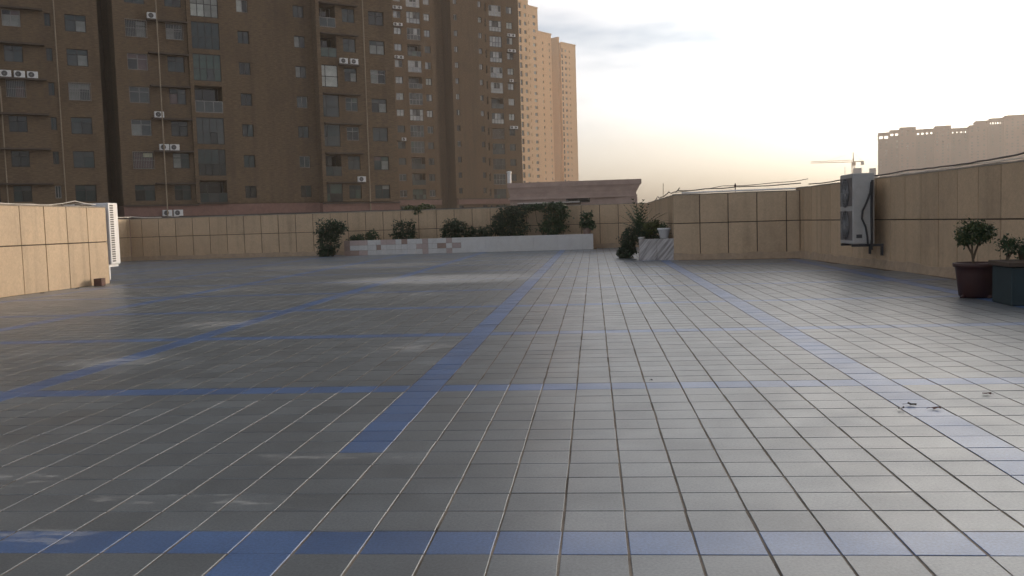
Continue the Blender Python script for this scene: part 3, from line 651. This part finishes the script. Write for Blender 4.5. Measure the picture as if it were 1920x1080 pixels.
# (placed by bearing and distance; 480 m off)
def at(px, py, Zc):
    d = fw*1714 + r2*(px-960) + u2*(540-py); d = d*(Zc/1714.); return Vector((0, 0, EYE)) + d
pA = at(1646, 300, 950); 
SK = .27   # metres per pixel of bearing at that distance
ang = math.atan2((at(1920,300,900)-pA).y, (at(1920,300,900)-pA).x)
far_tower('long hazy pinkish tower block rising behind the right wall', (pA.x, pA.y), ang,
          [(0, 5.5, 41.2, .6, 3.2), (5.5, 10.4, 42.2, 0, 3.0), (10.4, 18.2, 43.2, -1.2, 0), (18.2, 27, 41.8, 0, 2.8), (27, 34.6, 42.8, -1.2, 0), (34.6, 42.8, 41.3, 0, 2.6), (42.8, 51, 42.2, -1.2, 0)], 24)
pB = at(1828, 300, 915)
far_tower('taller hazy pinkish tower block at the right edge behind the wall', (pB.x, pB.y), ang,
          [(0, 6.2, 44.2, .4, 3.2), (6.2, 13, 45.0, -.4, 3.0), (13, 22.4, 45.9, -1.6, 0), (22.4, 34, 44.2, 0, 3), (34, 46, 45, -1.2, 0), (46, 70, 44, 0, 2.5)], 24)
pg = at(1611, 330, 300)
gb = thing('grey_building', 'pale grey hazy building top beside the hanging white unit', 'building', (pg.x, pg.y, 0), R(-20))
MB().box(-5.6, 5.6, 0, 10, BASE, 12.2).build('wall', 'concrete', gb); MB().box(-5.8, 5.8, -.2, 10.2, 12.202, 12.7).build('roof_edge', 'concrete', gb)
MB().box(-2, .5, 2, 5, 12.702, 15.3).build('roof_hut', 'concrete', gb); MB().box(2.9, 4.9, 2, 5, 12.702, 15.0).build('roof_hut', 'concrete', gb)
MB().tube([(-4.6, 2, 12.7), (-4.6, 2, 16)], .08, 5).build('aerial', 'grey_metal', gb)
pc = at(1600, 320, 620)
cr = thing('tower_crane', 'thin tower crane standing over the far skyline', 'crane', (pc.x, pc.y, 0), R(6))
b = MB(); zt = 34.5
for sx in (-.8, .8):
    for sy in (-.8, .8): b.tube([(sx, sy, BASE), (sx, sy, zt)], .16, 4)
for k in range(22):
    z = BASE+2.1*k; s_ = 1 if k % 2 else -1
    b.tube([(-.8*s_, -.8, z), (.8*s_, -.8, z+2.1)], .09, 4); b.tube([(-.8, -.8*s_, z), (-.8, .8*s_, z+2.1)], .09, 4)
b.build('mast', 'crane', cr)
b = MB()
for y in (-.6, .6): b.tube([(-29, y, zt), (0, y, zt)], .14, 4)
b.tube([(-29, 0, zt+1.0), (0, 0, zt+1.4)], .14, 4)
for k in range(19): b.tube([(-29+1.5*k, -.6, zt), (-28.25+1.5*k, 0, zt+1.1), (-27.5+1.5*k, .6, zt)], .07, 4)
b.build('jib', 'crane', cr)
b = MB(); b.box(0, 7, -.6, .6, zt, zt+.5); b.build('counter_jib', 'crane', cr); MB().box(5.4, 7, -.8, .8, zt-2.2, zt-.01).build('counterweight', 'concrete', cr)
b = MB(); b.tube([(0, 0, zt), (0, 0, zt+6.5)], [.5, .15], 4); b.tube([(0, 0, zt+6.4), (-18, 0, zt+1.2)], .06, 4); b.tube([(0, 0, zt+6.4), (6.4, 0, zt+.5)], .06, 4); b.build('apex', 'crane', cr)
MB().box(-1.2, .9, -1.9, -.82, zt-2.4, zt-.3).build('cab', 'crane', cr)

# ------------------------------------------------------------------ the two large condensers on the terrace
def condenser(name, label, loc, rot, w, h, d, m, slots=False):
    o = thing(name, label, 'air conditioner', loc, rot)
    MB().cbox(-w/2, w/2, -d/2, d/2, 0, h, .012).build('casing', m, o)
    for q in (.27, .73):
        n = 28; r_ = min(w, h/2)*.42; cz = h*q
        vs = [(-.05, -d/2-.004, cz)] + [(-.05+r_*math.cos(2*math.pi*i/n), -d/2-.004, cz+r_*math.sin(2*math.pi*i/n)) for i in range(n)]
        f_ = MB().add(vs, [(0, 1+(i+1) % n, 1+i) for i in range(n)]).build('fan_opening', 'dark_grille' if m == 'white_metal' else 'grille_grey', o)
        g = MB()
        for rr in [r_*k/6 for k in range(1, 7)]: g.tube([(-.05+rr*math.cos(2*math.pi*i/n), -d/2-.018, cz+rr*math.sin(2*math.pi*i/n)) for i in range(n+1)], .004, 4, False)
        for a in range(6): g.tube([(-.05-r_*math.cos(a*math.pi/6), -d/2-.02, cz-r_*math.sin(a*math.pi/6)), (-.05+r_*math.cos(a*math.pi/6), -d/2-.02, cz+r_*math.sin(a*math.pi/6))], .004, 4, False)
        g.build('fan_guard', 'grey_metal', f_)
    return o
# left unit: front looks away (+Y), its slotted side faces the terrace
a1 = condenser('outdoor_unit', 'tall white slotted outdoor unit at the end of the sunlit wall', (-9.93, 17.40, .37), R(180), .92, 1.21, .36, 'white_metal')
n_s = 25
for i in range(n_s):
    z = .065+i*(1.09/(n_s-1))
    MB().box(-.463, -.4602, .0, .125, z-.014, z+.014).build('slot', 'dark_grille', a1)
for x in (-.4, .38): MB().box(x-.02, x+.02, -.16, .2, -.05, -.003).box(x-.02, x+.02, .16, .2, -.3, -.052).build('bracket', 'white_metal', a1)
# right unit: front looks -X, side with piping faces the camera
rot6 = math.atan2(-6.86, .55)
a2 = condenser('outdoor_unit', 'weathered white outdoor unit hung on the right wall with black pipes', (4.45, 16.0, .43), R(-90), .78, 1.17, .35, 'white_old')
b = MB(); 
pts = [(.41, .12, 1.02), (.42, .10, .85), (.435, .03, .68), (.44, -.03, .55), (.435, -.04, .42), (.43, .02, .28), (.42, .05, .12), (.415, .06, -.02)]
sm = []
for i in range(len(pts)-1):
    for q in range(4): sm.append(tuple(pts[i][k]+(pts[i+1][k]-pts[i][k])*q/4 for k in range(3)))
sm.append(pts[-1]); b.tube(sm, .017, 6); b.build('hose', 'black_rubber', a2, smooth=True)
MB().tube([(.41, .135, 1.05), (.415, .12, .6), (.41, .125, .1), (.40, .12, -.1)], .022, 6).build('hose', 'black_rubber', a2)
MB().cbox(.3902, .412, .0, .15, .06, .34, .004).build('valve_cover', 'white_old', a2)
MB().box(.3902, .397, -.12, -.03, .1, .16).build('label_plate', 'dark_grille', a2)
b = MB()
for x in (-.33, .33): MB().box(x-.022, x+.022, -.18, .33, -.045, -.003).box(x-.022, x+.022, .29, .33, -.2, -.047).build('bracket', 'dark_grille', a2)
for za, zb in ((.06, .55), (.63, 1.1)): MB().box(-.37, .36, -.179, -.1765, za, zb).build('grille_panel', 'grille_grey', a2)

# ------------------------------------------------------------------ planters
pl = thing('long_planter', 'long low planter faced in white and pinkish slabs at the far end', 'planter', (-8.33, 30, 0), 0)
MB().box(0, 8.31, .03, .95, 0, .42).build('core', 'mortar', pl)
MB().box(.06, 8.25, .09, .9, .425, .46).build('soil', 'soil', pl)
x = 0.0; rr = random.Random(5); row = 0
smc = {}
while x < 3.9:
    wds = rr.choice((.15, .2, .2, .3))
    for zi, (za, zb) in enumerate(((.0, .165), (.17, .335), (.34, .505))):
        f = x/3.9
        mt = rr.choices(('slab_white', 'slab_pink', 'slab_tan'), (.8+8*f, 4-2.5*f, 4.5*(1-f)**1.5+.1))[0]
        key = (wds, mt)
        if key not in smc: smc[key] = MB().cbox(.002, wds-.002, -.0, .03, 0, .163, .002).mesh('slab', mt)
        obj('slab', smc[key], pl, (x, rr.uniform(-.0015, .0015), za))
    x += wds
while x < 8.25:
    wds = min(.8, 8.31-x); key = (round(wds, 2), 'w')
    if key not in smc: smc[key] = MB().cbox(.0015, wds-.0015, 0, .03, 0, .505, .002).mesh('slab', 'slab_white')
    obj('slab', smc[key], pl, (x, rr.uniform(-.001, .001), 0)); x += wds
MB().box(8.281, 8.311, .032, .96, 0, .505).build('end_slab', 'slab_tan', pl)
rp = thing('corner_planter', 'short planter faced in streaked marble under the white pot', 'planter', (1.02, 20.98, 0), math.atan2(-.1, .77))
MB().box(.02, .8, .03, 4.2, 0, .44).build('core', 'mortar', rp); MB().box(.07, .75, .08, 4.1, .443, .465).build('soil', 'soil', rp)
def streak_mat():
    m = bpy.data.materials.new('marble_streak'); m.use_nodes = True; t = m.node_tree; bb = t.nodes['Principled BSDF']; bb.inputs['Roughness'].default_value = .45
    tcn = N(t, 'ShaderNodeTexCoord'); vr = N(t, 'ShaderNodeVectorRotate', rotation_type='Y_AXIS'); vr.inputs['Angle'].default_value = R(-38); L(t, tcn.outputs['Object'], vr.inputs[0]); mp = N(t, 'ShaderNodeMapping'); mp.inputs['Scale'].default_value = (16, 1, 1.2); L(t, vr.outputs[0], mp.inputs[0])
    n1 = N(t, 'ShaderNodeTexNoise'); n1.inputs['Scale'].default_value = 1.4; n1.inputs['Detail'].default_value = 5; n1.inputs['Distortion'].default_value = .4; L(t, mp.outputs[0], n1.inputs['Vector'])
    cr_ = N(t, 'ShaderNodeValToRGB'); cr_.color_ramp.elements[0].position = .36; cr_.color_ramp.elements[0].color = (.26, .235, .22, 1); cr_.color_ramp.elements[1].position = .62; cr_.color_ramp.elements[1].color = (.58, .55, .53, 1)
    L(t, n1.outputs[0], cr_.inputs[0]); L(t, cr_.outputs[0], bb.inputs['Base Color']); MATS['marble_streak'] = m
streak_mat()
MB().cbox(0, .40, 0, .03, 0, .49, .003).build('slab', 'marble_streak', rp); MB().cbox(.404, .79, 0, .03, 0, .49, .003).build('slab', 'marble_streak', rp)
MB().cbox(-.012, .018, .032, 1.0, 0, .5, .003).build('slab', 'slab_tan', rp); MB().cbox(-.012, .018, 1.004, 4.2, 0, .5, .003).build('slab', 'slab_tan', rp)
MB().cbox(-.02, .10, .002, .55, .502, .53, .003).build('cap_slab', 'slab_white', rp)

# ------------------------------------------------------------------ plants
def crown_mesh(blobs, n, size, seed, droop=.3, fill=.5):
    g = np.random.default_rng(seed); V = []; F = []
    vol = np.array([b[3]*b[4]*b[5] for b in blobs])**.66; cnt = (n*vol/vol.sum()).astype(int)+4
    for b, c in zip(blobs, cnt):
        d = g.normal(size=(c, 3)); d /= np.linalg.norm(d, axis=1)[:, None]
        rad = g.uniform(fill, 1.06, c)**.7 * (1+.22*np.sin(d[:, 0]*5+seed)+.18*np.sin(d[:, 2]*7+seed*2)+.12*np.sin(d[:, 1]*11+seed))
        P = np.array(b[:3]) + d*rad[:, None]*np.array(b[3:6])
        out = d*.7 + g.normal(0, .6, (c, 3)); out[:, 2] -= droop; out /= np.linalg.norm(out, axis=1)[:, None]
        sd_ = np.cross(out, g.normal(size=(c, 3))); sd_ /= np.linalg.norm(sd_, axis=1)[:, None]; nm = np.cross(out, sd_)
        s = size*g.uniform(.6, 1.35, c)[:, None]
        q = np.stack([P-out*s*.5, P-out*s*.05+sd_*s*.27+nm*s*.06, P+out*s*.55, P-out*s*.05-sd_*s*.27+nm*s*.06], 1)
        o = len(V)*1; base = sum(len(v) for v in V); V.append(q.reshape(-1, 3))
        F.append((np.arange(c)*4)[:, None] + np.array([0, 1, 2, 3]) + base)
    return np.concatenate(V).tolist(), np.concatenate(F).tolist()
def plant(name, label, loc, blobs, n, size, mts, seed, stems=(), cat='shrub', group=None, droop=.3, fill=.5, sr=.02):
    t = thing(name, label, cat, loc, 0, group)
    for i, mt in enumerate(mts):
        v, f = crown_mesh(blobs, n//len(mts), size, seed*10+i, droop, fill); MB().add(v, f).build('foliage', mt, t)
    b = MB()
    for st in stems: b.tube(st, [sr*(1-.6*i/(len(st)-1))+.003 for i in range(len(st))], 6)
    if not stems:
        for q in range(5):
            bl = blobs[q % len(blobs)]; a = q*2.3
            b.tube([(bl[0]*.5+.05*math.cos(a), bl[1]*.5+.05*math.sin(a), 0), (bl[0]*.8+.04*math.cos(a*2), bl[1]*.8, bl[2]*.5), (bl[0]+.2*bl[3]*math.cos(a), bl[1]+.2*bl[4]*math.sin(a), bl[2]+.3*bl[5])], [.018, .013, .005], 5)
    b.build('stem', 'stem', t); return t
GP = 'shrubs in the long planter'
S0 = .46
plant('trailing_shrub', 'dark bushy shrub spilling down over the left end of the long planter', (-8.75, 29.75, 0), [(0, 0, .85, .42, .3, .35), (-.05, -.02, .45, .36, .28, .42), (.25, .1, .95, .3, .22, .22), (-.15, 0, .15, .25, .22, .2)], 2600, .085, ('leaf_a', 'leaf_d'), 1, group=GP)
plant('low_shrub', 'low straggly plant right of the spilling shrub', (-7.7, 30.4, S0), [(0, 0, .1, .5, .25, .14), (.25, 0, .22, .22, .2, .16), (-.3, 0, .1, .3, .2, .12)], 900, .07, ('leaf_a', 'leaf_b'), 2, group=GP)
plant('upright_shrub', 'two-stemmed upright shrub standing alone in the long planter', (-6.35, 30.45, S0), [(-.18, 0, .38, .2, .18, .3), (.2, 0, .42, .17, .17, .26), (0, 0, .12, .4, .25, .16)], 1300, .075, ('leaf_a', 'leaf_d'), 3, group=GP)
plant('round_shrub', 'dense round dark shrub midway along the long planter', (-4.72, 30.45, S0), [(0, 0, .26, .46, .32, .34), (.15, 0, .4, .3, .25, .24)], 2400, .065, ('leaf_d', 'leaf_a'), 4, group=GP)
plant('low_shrub', 'low dark bushes right of the round shrub', (-3.85, 30.45, S0), [(0, 0, .12, .4, .25, .2), (.3, 0, .18, .25, .22, .2), (-.25, 0, .2, .16, .16, .2)], 1200, .07, ('leaf_d', 'leaf_a'), 5, group=GP)
plant('tall_shrub', 'tall dark shrub reaching the wall top, left of the arching one', (-2.75, 30.5, S0), [(0, .05, .3, .55, .34, .36), (-.1, .05, .72, .42, .3, .28), (.2, .05, .86, .4, .28, .2), (-.4, 0, .4, .25, .25, .3)], 3600, .08, ('leaf_a', 'leaf_d'), 6, group=GP)
plant('arching_shrub', 'tall shrub with an arching top near the right of the long planter', (-1.45, 30.5, S0), [(.1, .05, .28, .5, .34, .32), (.25, .05, .68, .4, .3, .3), (-.1, .05, .96, .62, .3, .14), (-.55, .05, .97, .35, .2, .10), (.3, 0, .95, .3, .3, .16)], 3600, .085, ('leaf_a', 'leaf_b'), 7, group=GP)
t = plant('potted_plant', 'leafy plant in a small brown pot at the right end of the long planter', (-.22, 30.4, S0), [(0, 0, .5, .2, .2, .28), (.08, 0, .32, .22, .2, .16)], 800, .09, ('leaf_a', 'leaf_b'), 8, stems=[[(0, 0, .1), (.02, 0, .3), (0, 0, .6)]], group=GP)
MB().lathe([(.10, 0), (.14, .2), (.15, .2), (.15, .23), (.12, .23), (.11, .17)], 18).build('pot', 'slab_tan', t)
plant('climbing_vine', 'green vine creeping over the far wall top below the shop windows', (-6.0, 31.1, 1.46), [(-.2, 0, .06, .35, .12, .10), (.25, 0, .1, .3, .12, .12), (.0, -.12, -.05, .2, .05, .1)], 700, .08, ('leaf_b', 'leaf_c'), 9, cat='vine')
plant('hanging_bush', 'dark bush hanging down to the paving left of the marble planter', (.82, 22.6, 0), [(0, 0, .2, .2, .25, .24), (.06, .1, .45, .22, .28, .26), (-.12, 0, .1, .15, .18, .12)], 1900, .07, ('leaf_d', 'leaf_a'), 12)
plant('dark_bush', 'dark low bush behind the white pot in the marble planter', (1.4, 22.0, .45), [(0, 0, .16, .35, .5, .2), (-.2, .2, .2, .25, .35, .22)], 1900, .06, ('leaf_d', 'leaf_a'), 13)
plant('yellow_plant', 'yellowish green plant beneath the spiky fronds', (1.32, 21.7, .45), [(0, 0, .28, .2, .2, .13), (.14, 0, .36, .09, .1, .13)], 420, .08, ('leaf_c',), 14, cat='plant')
# spiky palm-like plant
cy = thing('spiky_palm', 'spiky palm-like plant with upright fronds beside the white pot', 'palm', (1.12, 22.2, .45), 0)
g = random.Random(4); b = MB(); bs = MB()
for q in range(26):
    a = q*2.399; tilt = R(g.uniform(8, 75)); ln = g.uniform(.55, .85)
    d = Vector((math.cos(a)*math.sin(tilt), math.sin(a)*math.sin(tilt), math.cos(tilt))); pr_ = Vector((0, 0, .22)); prev = pr_; pts = [pr_]
    for s_ in range(8):
        d2 = (d + Vector((0, 0, -.05*s_))).normalized(); prev = prev + d2*ln/8; pts.append(prev)
    bs.tube(pts, [.008*(1-.8*i/8) for i in range(9)], 4)
    sidev = d.cross(Vector((0, 0, 1))).normalized()
    for i in range(1, 9):
        for sg in (-1, 1):
            p = pts[i]; dirn = (pts[i]-pts[i-1]).normalized(); e = p + (sidev*sg*.8 + dirn*.75).normalized()*.17*(1.15-i/10.); w_ = dirn*.02
            b.add([p-w_, p+w_, e], [(0, 1, 2)])
b.build('fronds', 'leaf_b', cy); bs.build('frond_ribs', 'leaf_a', cy); MB().lathe([(.07, 0), (.08, .1), (.06, .24)], 10).build('trunk', 'stem', cy)
# white pot
wp = thing('white_pot', 'round white plant pot standing on the marble planter', 'pot', (1.6, 21.12, .492), 0)
MB().lathe([(.085, 0), (.095, .01), (.135, .19), (.15, .195), (.155, .23), (.14, .235), (.128, .19), (.12, .16)], 28).build('shell', 'pot_white', wp, smooth=True)
MB().lathe([(.02, .175), (.122, .17)], 16).build('soil', 'soil', wp)
v, f = crown_mesh([(0, 0, .3, .1, .1, .06)], 26, .05, 77); MB().add(v, f).build('foliage', 'leaf_b', wp)
# right: red pot with a round-headed shrub
rp2 = plant('potted_shrub', 'round-headed shrub in a dark red tub against the right wall', (4.14, 10.35, 0), [(-.05, 0, .70, .17, .16, .13), (-.13, 0, .64, .09, .1, .08), (.08, 0, .70, .1, .11, .1), (.0, 0, .76, .1, .1, .08)], 3000, .03, ('leaf_b', 'leaf_a', 'leaf_c'), 21, stems=[[(-.02, 0, .3), (-.04, .01, .45), (-.05, 0, .66)], [(-.035, 0, .42), (.0, .01, .52), (.06, 0, .68)], [(-.04, 0, .46), (-.08, .02, .55), (-.12, 0, .62)]], fill=.3, sr=.011)
MB().lathe([(.15, 0), (.175, .02), (.205, .26), (.215, .33), (.235, .335), (.237, .375), (.215, .378), (.205, .33), (.18, .32)], 30).build('tub', 'pot_red', rp2, smooth=True)
MB().lathe([(.02, .345), (.208, .34)], 20).build('soil', 'soil', rp2)
b = MB()
for a in range(4): b.tube([(.17*math.cos(a*1.57+.4), .17*math.sin(a*1.57+.4), .02), (.2*math.cos(a*1.57+.4), .2*math.sin(a*1.57+.4), -.0)], .022, 6)
b.build('foot', 'pot_red', rp2)
tb = thing('teal_planter', 'dark teal planter box cut off by the right edge of the picture', 'planter', (4.47, 9.55, 0), R(-3))
MB().cbox(-.4, .5, -.25, .25, .0, .38, .01).build('box', 'teal_box', tb); MB().cbox(-.43, .53, -.28, .28, .382, .43, .006).build('rim', 'wood_dark', tb); MB().box(-.36, .46, -.21, .21, .385, .434).build('soil', 'soil', tb)
plant('small_shrub', 'straggly shrub rooted at the left of the teal planter box', (4.25, 9.62, .43), [(0, 0, .12, .14, .12, .09), (-.1, .02, .18, .09, .09, .08), (.12, 0, .14, .08, .08, .07)], 1100, .028, ('leaf_a', 'leaf_b'), 22, fill=.3)
plant('small_shrub', 'dark shrub in the teal planter box at the picture edge', (4.62, 9.55, .43), [(0, 0, .12, .2, .15, .13), (.15, 0, .2, .15, .12, .1)], 1200, .03, ('leaf_d', 'leaf_a'), 23, fill=.3)

# ------------------------------------------------------------------ cables, pipes, brick, litter
def cable(label, pts, r=.010, m='cable', sag=.03, seed=0, name='cable', cat='cable'):
    g = random.Random(seed); out = []
    for a, c in zip(pts[:-1], pts[1:]):
        n = max(4, int((Vector(c)-Vector(a)).length/.22))
        for i in range(n):
            s_ = i/n; p = Vector(a).lerp(Vector(c), s_); p.z -= sag*math.sin(math.pi*s_); out.append(p + Vector((g.uniform(-.006, .006), g.uniform(-.006, .006), g.uniform(-.004, .004))))
    out.append(Vector(pts[-1])); o = MB().tube(out, r, 6).build(name, m, None, smooth=True); return tag(o, label, cat)
def on6(s_, off, z): # point along the right wall
    d = Vector((.55, -6.86)).normalized(); nrm = Vector((d.y, -d.x)); p = Vector((4.48, 20.28)) + d*s_ - nrm*(-off); return (p.x, p.y, z)
cable('thick dark cable strung along the top of the wall beside the white pot', [(1.9, 21.0, 1.56), (2.5, 20.9, 1.58), (3.2, 20.75, 1.60), (4.5, 20.4, 1.62)], .012, seed=1, sag=.015)
cable('thin upper cable above the wall section facing the viewer', [(1.85, 21.1, 1.53), (2.9, 20.9, 1.63), (4.0, 20.6, 1.66), (4.6, 20.2, 1.70)], .008, seed=2, sag=.02)
cable('white plastic pipe lying on the wall top right of the white pot', [(2.0, 20.98, 1.508), (3.2, 20.7, 1.508), (4.4, 20.43, 1.508)], .02, 'pvc', 0, 3, 'plastic_pipe', 'pipe')
cable('dark cable running along the top of the long right wall', [on6(.2, -.1, 1.585), on6(3, -.1, 1.62), on6(5, -.1, 1.60), on6(9, -.08, 1.63), on6(13, -.1, 1.60)], .012, seed=4, sag=.03)
cable('pale cable along the top of the right wall towards the picture edge', [on6(4.4, -.14, 1.57), on6(7, -.13, 1.575), on6(10, -.12, 1.60), on6(14, -.12, 1.58)], .009, 'cable_pale', seed=5, sag=.02)
cable('loose wires tangled on the receding wall behind the spiky plant', [(1.95, 30, 1.5), (1.95, 28, 1.60), (1.9, 26, 1.53), (1.95, 24, 1.62), (1.92, 22, 1.56), (1.95, 21, 1.62)], .012, seed=6, sag=.03)
cable('dark cable lying along the left part of the far wall top', [(-16.2, 31.05, 1.52), (-13.5, 31.0, 1.50), (-11, 31.05, 1.51), (-8, 31.0, 1.50)], .016, seed=7, sag=.01)
cable('dark cable on the far wall top above the long planter', [(-8, 31.08, 1.51), (-5, 31.05, 1.49), (-2, 31.08, 1.51)], .014, seed=8, sag=.01)
cable('pale wire looping on top of the sunlit left wall', [(-9.62, 11.5, 1.52), (-9.6, 13.4, 1.535), (-9.62, 15.5, 1.52), (-9.6, 16.3, 1.60), (-9.65, 17.1, 1.55)], .008, 'cable_pale', seed=9, sag=.01)
cable('dark folded cord near the end of the sunlit left wall', [(-9.62, 15.9, 1.52), (-9.6, 16.4, 1.545), (-9.64, 16.9, 1.53), (-9.6, 16.3, 1.53)], .013, seed=10, sag=.0)
cable('pale wire leading over the far wall behind the slotted unit', [(-16.25, 26, 1.52), (-16.25, 29, 1.58), (-16.2, 31, 1.54), (-14.5, 31.05, 1.52)], .014, 'cable_pale', seed=11, sag=.03)
# short posts carrying the cables
for i, (x, y, l) in enumerate(((3.15, 20.75, 'small post with an insulator on the wall facing the viewer'), )):
    p = thing('cable_post', l, 'post', (x, y, 1.475)); MB().tube([(0, 0, 0), (0, 0, .2)], .012, 6).build('rod', 'cable', p); MB().lathe([(.02, .12), (.03, .14), (.02, .17), (.01, .18)], 10).build('insulator', 'pot_red', p)
p = thing('bamboo_stick', 'thin stick rising from the receding wall by the spiky plant', 'stick', (1.9, 25.2, 1.47)); MB().tube([(0, 0, 0), (.01, 0, .42)], .007, 5).build('stick', 'stem', p)
bk = thing('loose_brick', 'single brown brick block at the foot of the sunlit wall', 'brick', (-9.3, 16.45, 0), R(12)); MB().cbox(-.07, .07, -.12, .12, .001, .14, .004).build('block', 'brick_red', bk)
g = random.Random(8)
def scrap(label, x, y, s_, m, name='dry_leaf', cat='leaf'):
    b = MB(); n = 9; vs = [(0, 0, .012)]
    for i in range(n):
        a = 2*math.pi*i/n; r_ = s_*(g.uniform(.45, 1.1)); vs.append((r_*math.cos(a)*1.3, r_*math.sin(a)*.8, .003+g.uniform(0, .022)*(1 if i % 2 else .3)))
    b.add(vs, [(0, 1+i, 1+(i+1) % n) for i in range(n)])
    b.add([(0, 0, .012), (s_*1.5, s_*.4, .004), (s_*1.5, s_*.5, .006)], [(0, 1, 2)])
    tag(b.build(name, m, None, (x, y, .001), g.uniform(0, 6)), label, cat)
scrap('dark curled dead leaf in the middle of the right blue stripe', 1.55, 4.64, .026, 'black_rubber')
scrap('brown dead leaf at the right border of the right blue stripe', 1.63, 4.55, .026, 'dry_leaf')
scrap('small grey leaf scrap at the left border of the right blue stripe', 1.47, 4.54, .020, 'grey_metal')
scrap('tiny dead leaf on the grey tiles right of the right blue stripe', 2.01, 4.89, .022, 'dry_leaf')
scrap('tiny dark speck of debris by the second blue row', .32, 5.43, .010, 'black_rubber', 'debris', 'debris')
for i, (x, y) in enumerate(((-9.25, 15.6), (-9.28, 14.6))):
    scrap(('dark litter scrap at the foot of the sunlit wall, nearer the brick', 'dark litter scrap at the foot of the sunlit wall, farther from the brick')[i], x, y, .05, 'cable', 'litter', 'litter')

# ------------------------------------------------------------------ haze
hz = MB().box(-920, 920, -220, 1220, -13, 97).build('haze', None); hz['kind'] = 'stuff'
hm = bpy.data.materials.new('haze'); hm.use_nodes = True; t = hm.node_tree; t.nodes.clear()
pv = N(t, 'ShaderNodeVolumePrincipled'); pv.inputs['Color'].default_value = (.96, .87, .79, 1); pv.inputs['Density'].default_value = .0006; pv.inputs['Density Attribute'].default_value = ''; pv.inputs['Temperature Attribute'].default_value = ''; pv.inputs['Anisotropy'].default_value = .3
mo = N(t, 'ShaderNodeOutputMaterial'); L(t, pv.outputs[0], mo.inputs['Volume']); hz.data.materials.append(hm); hm.cycles.homogeneous_volume = True
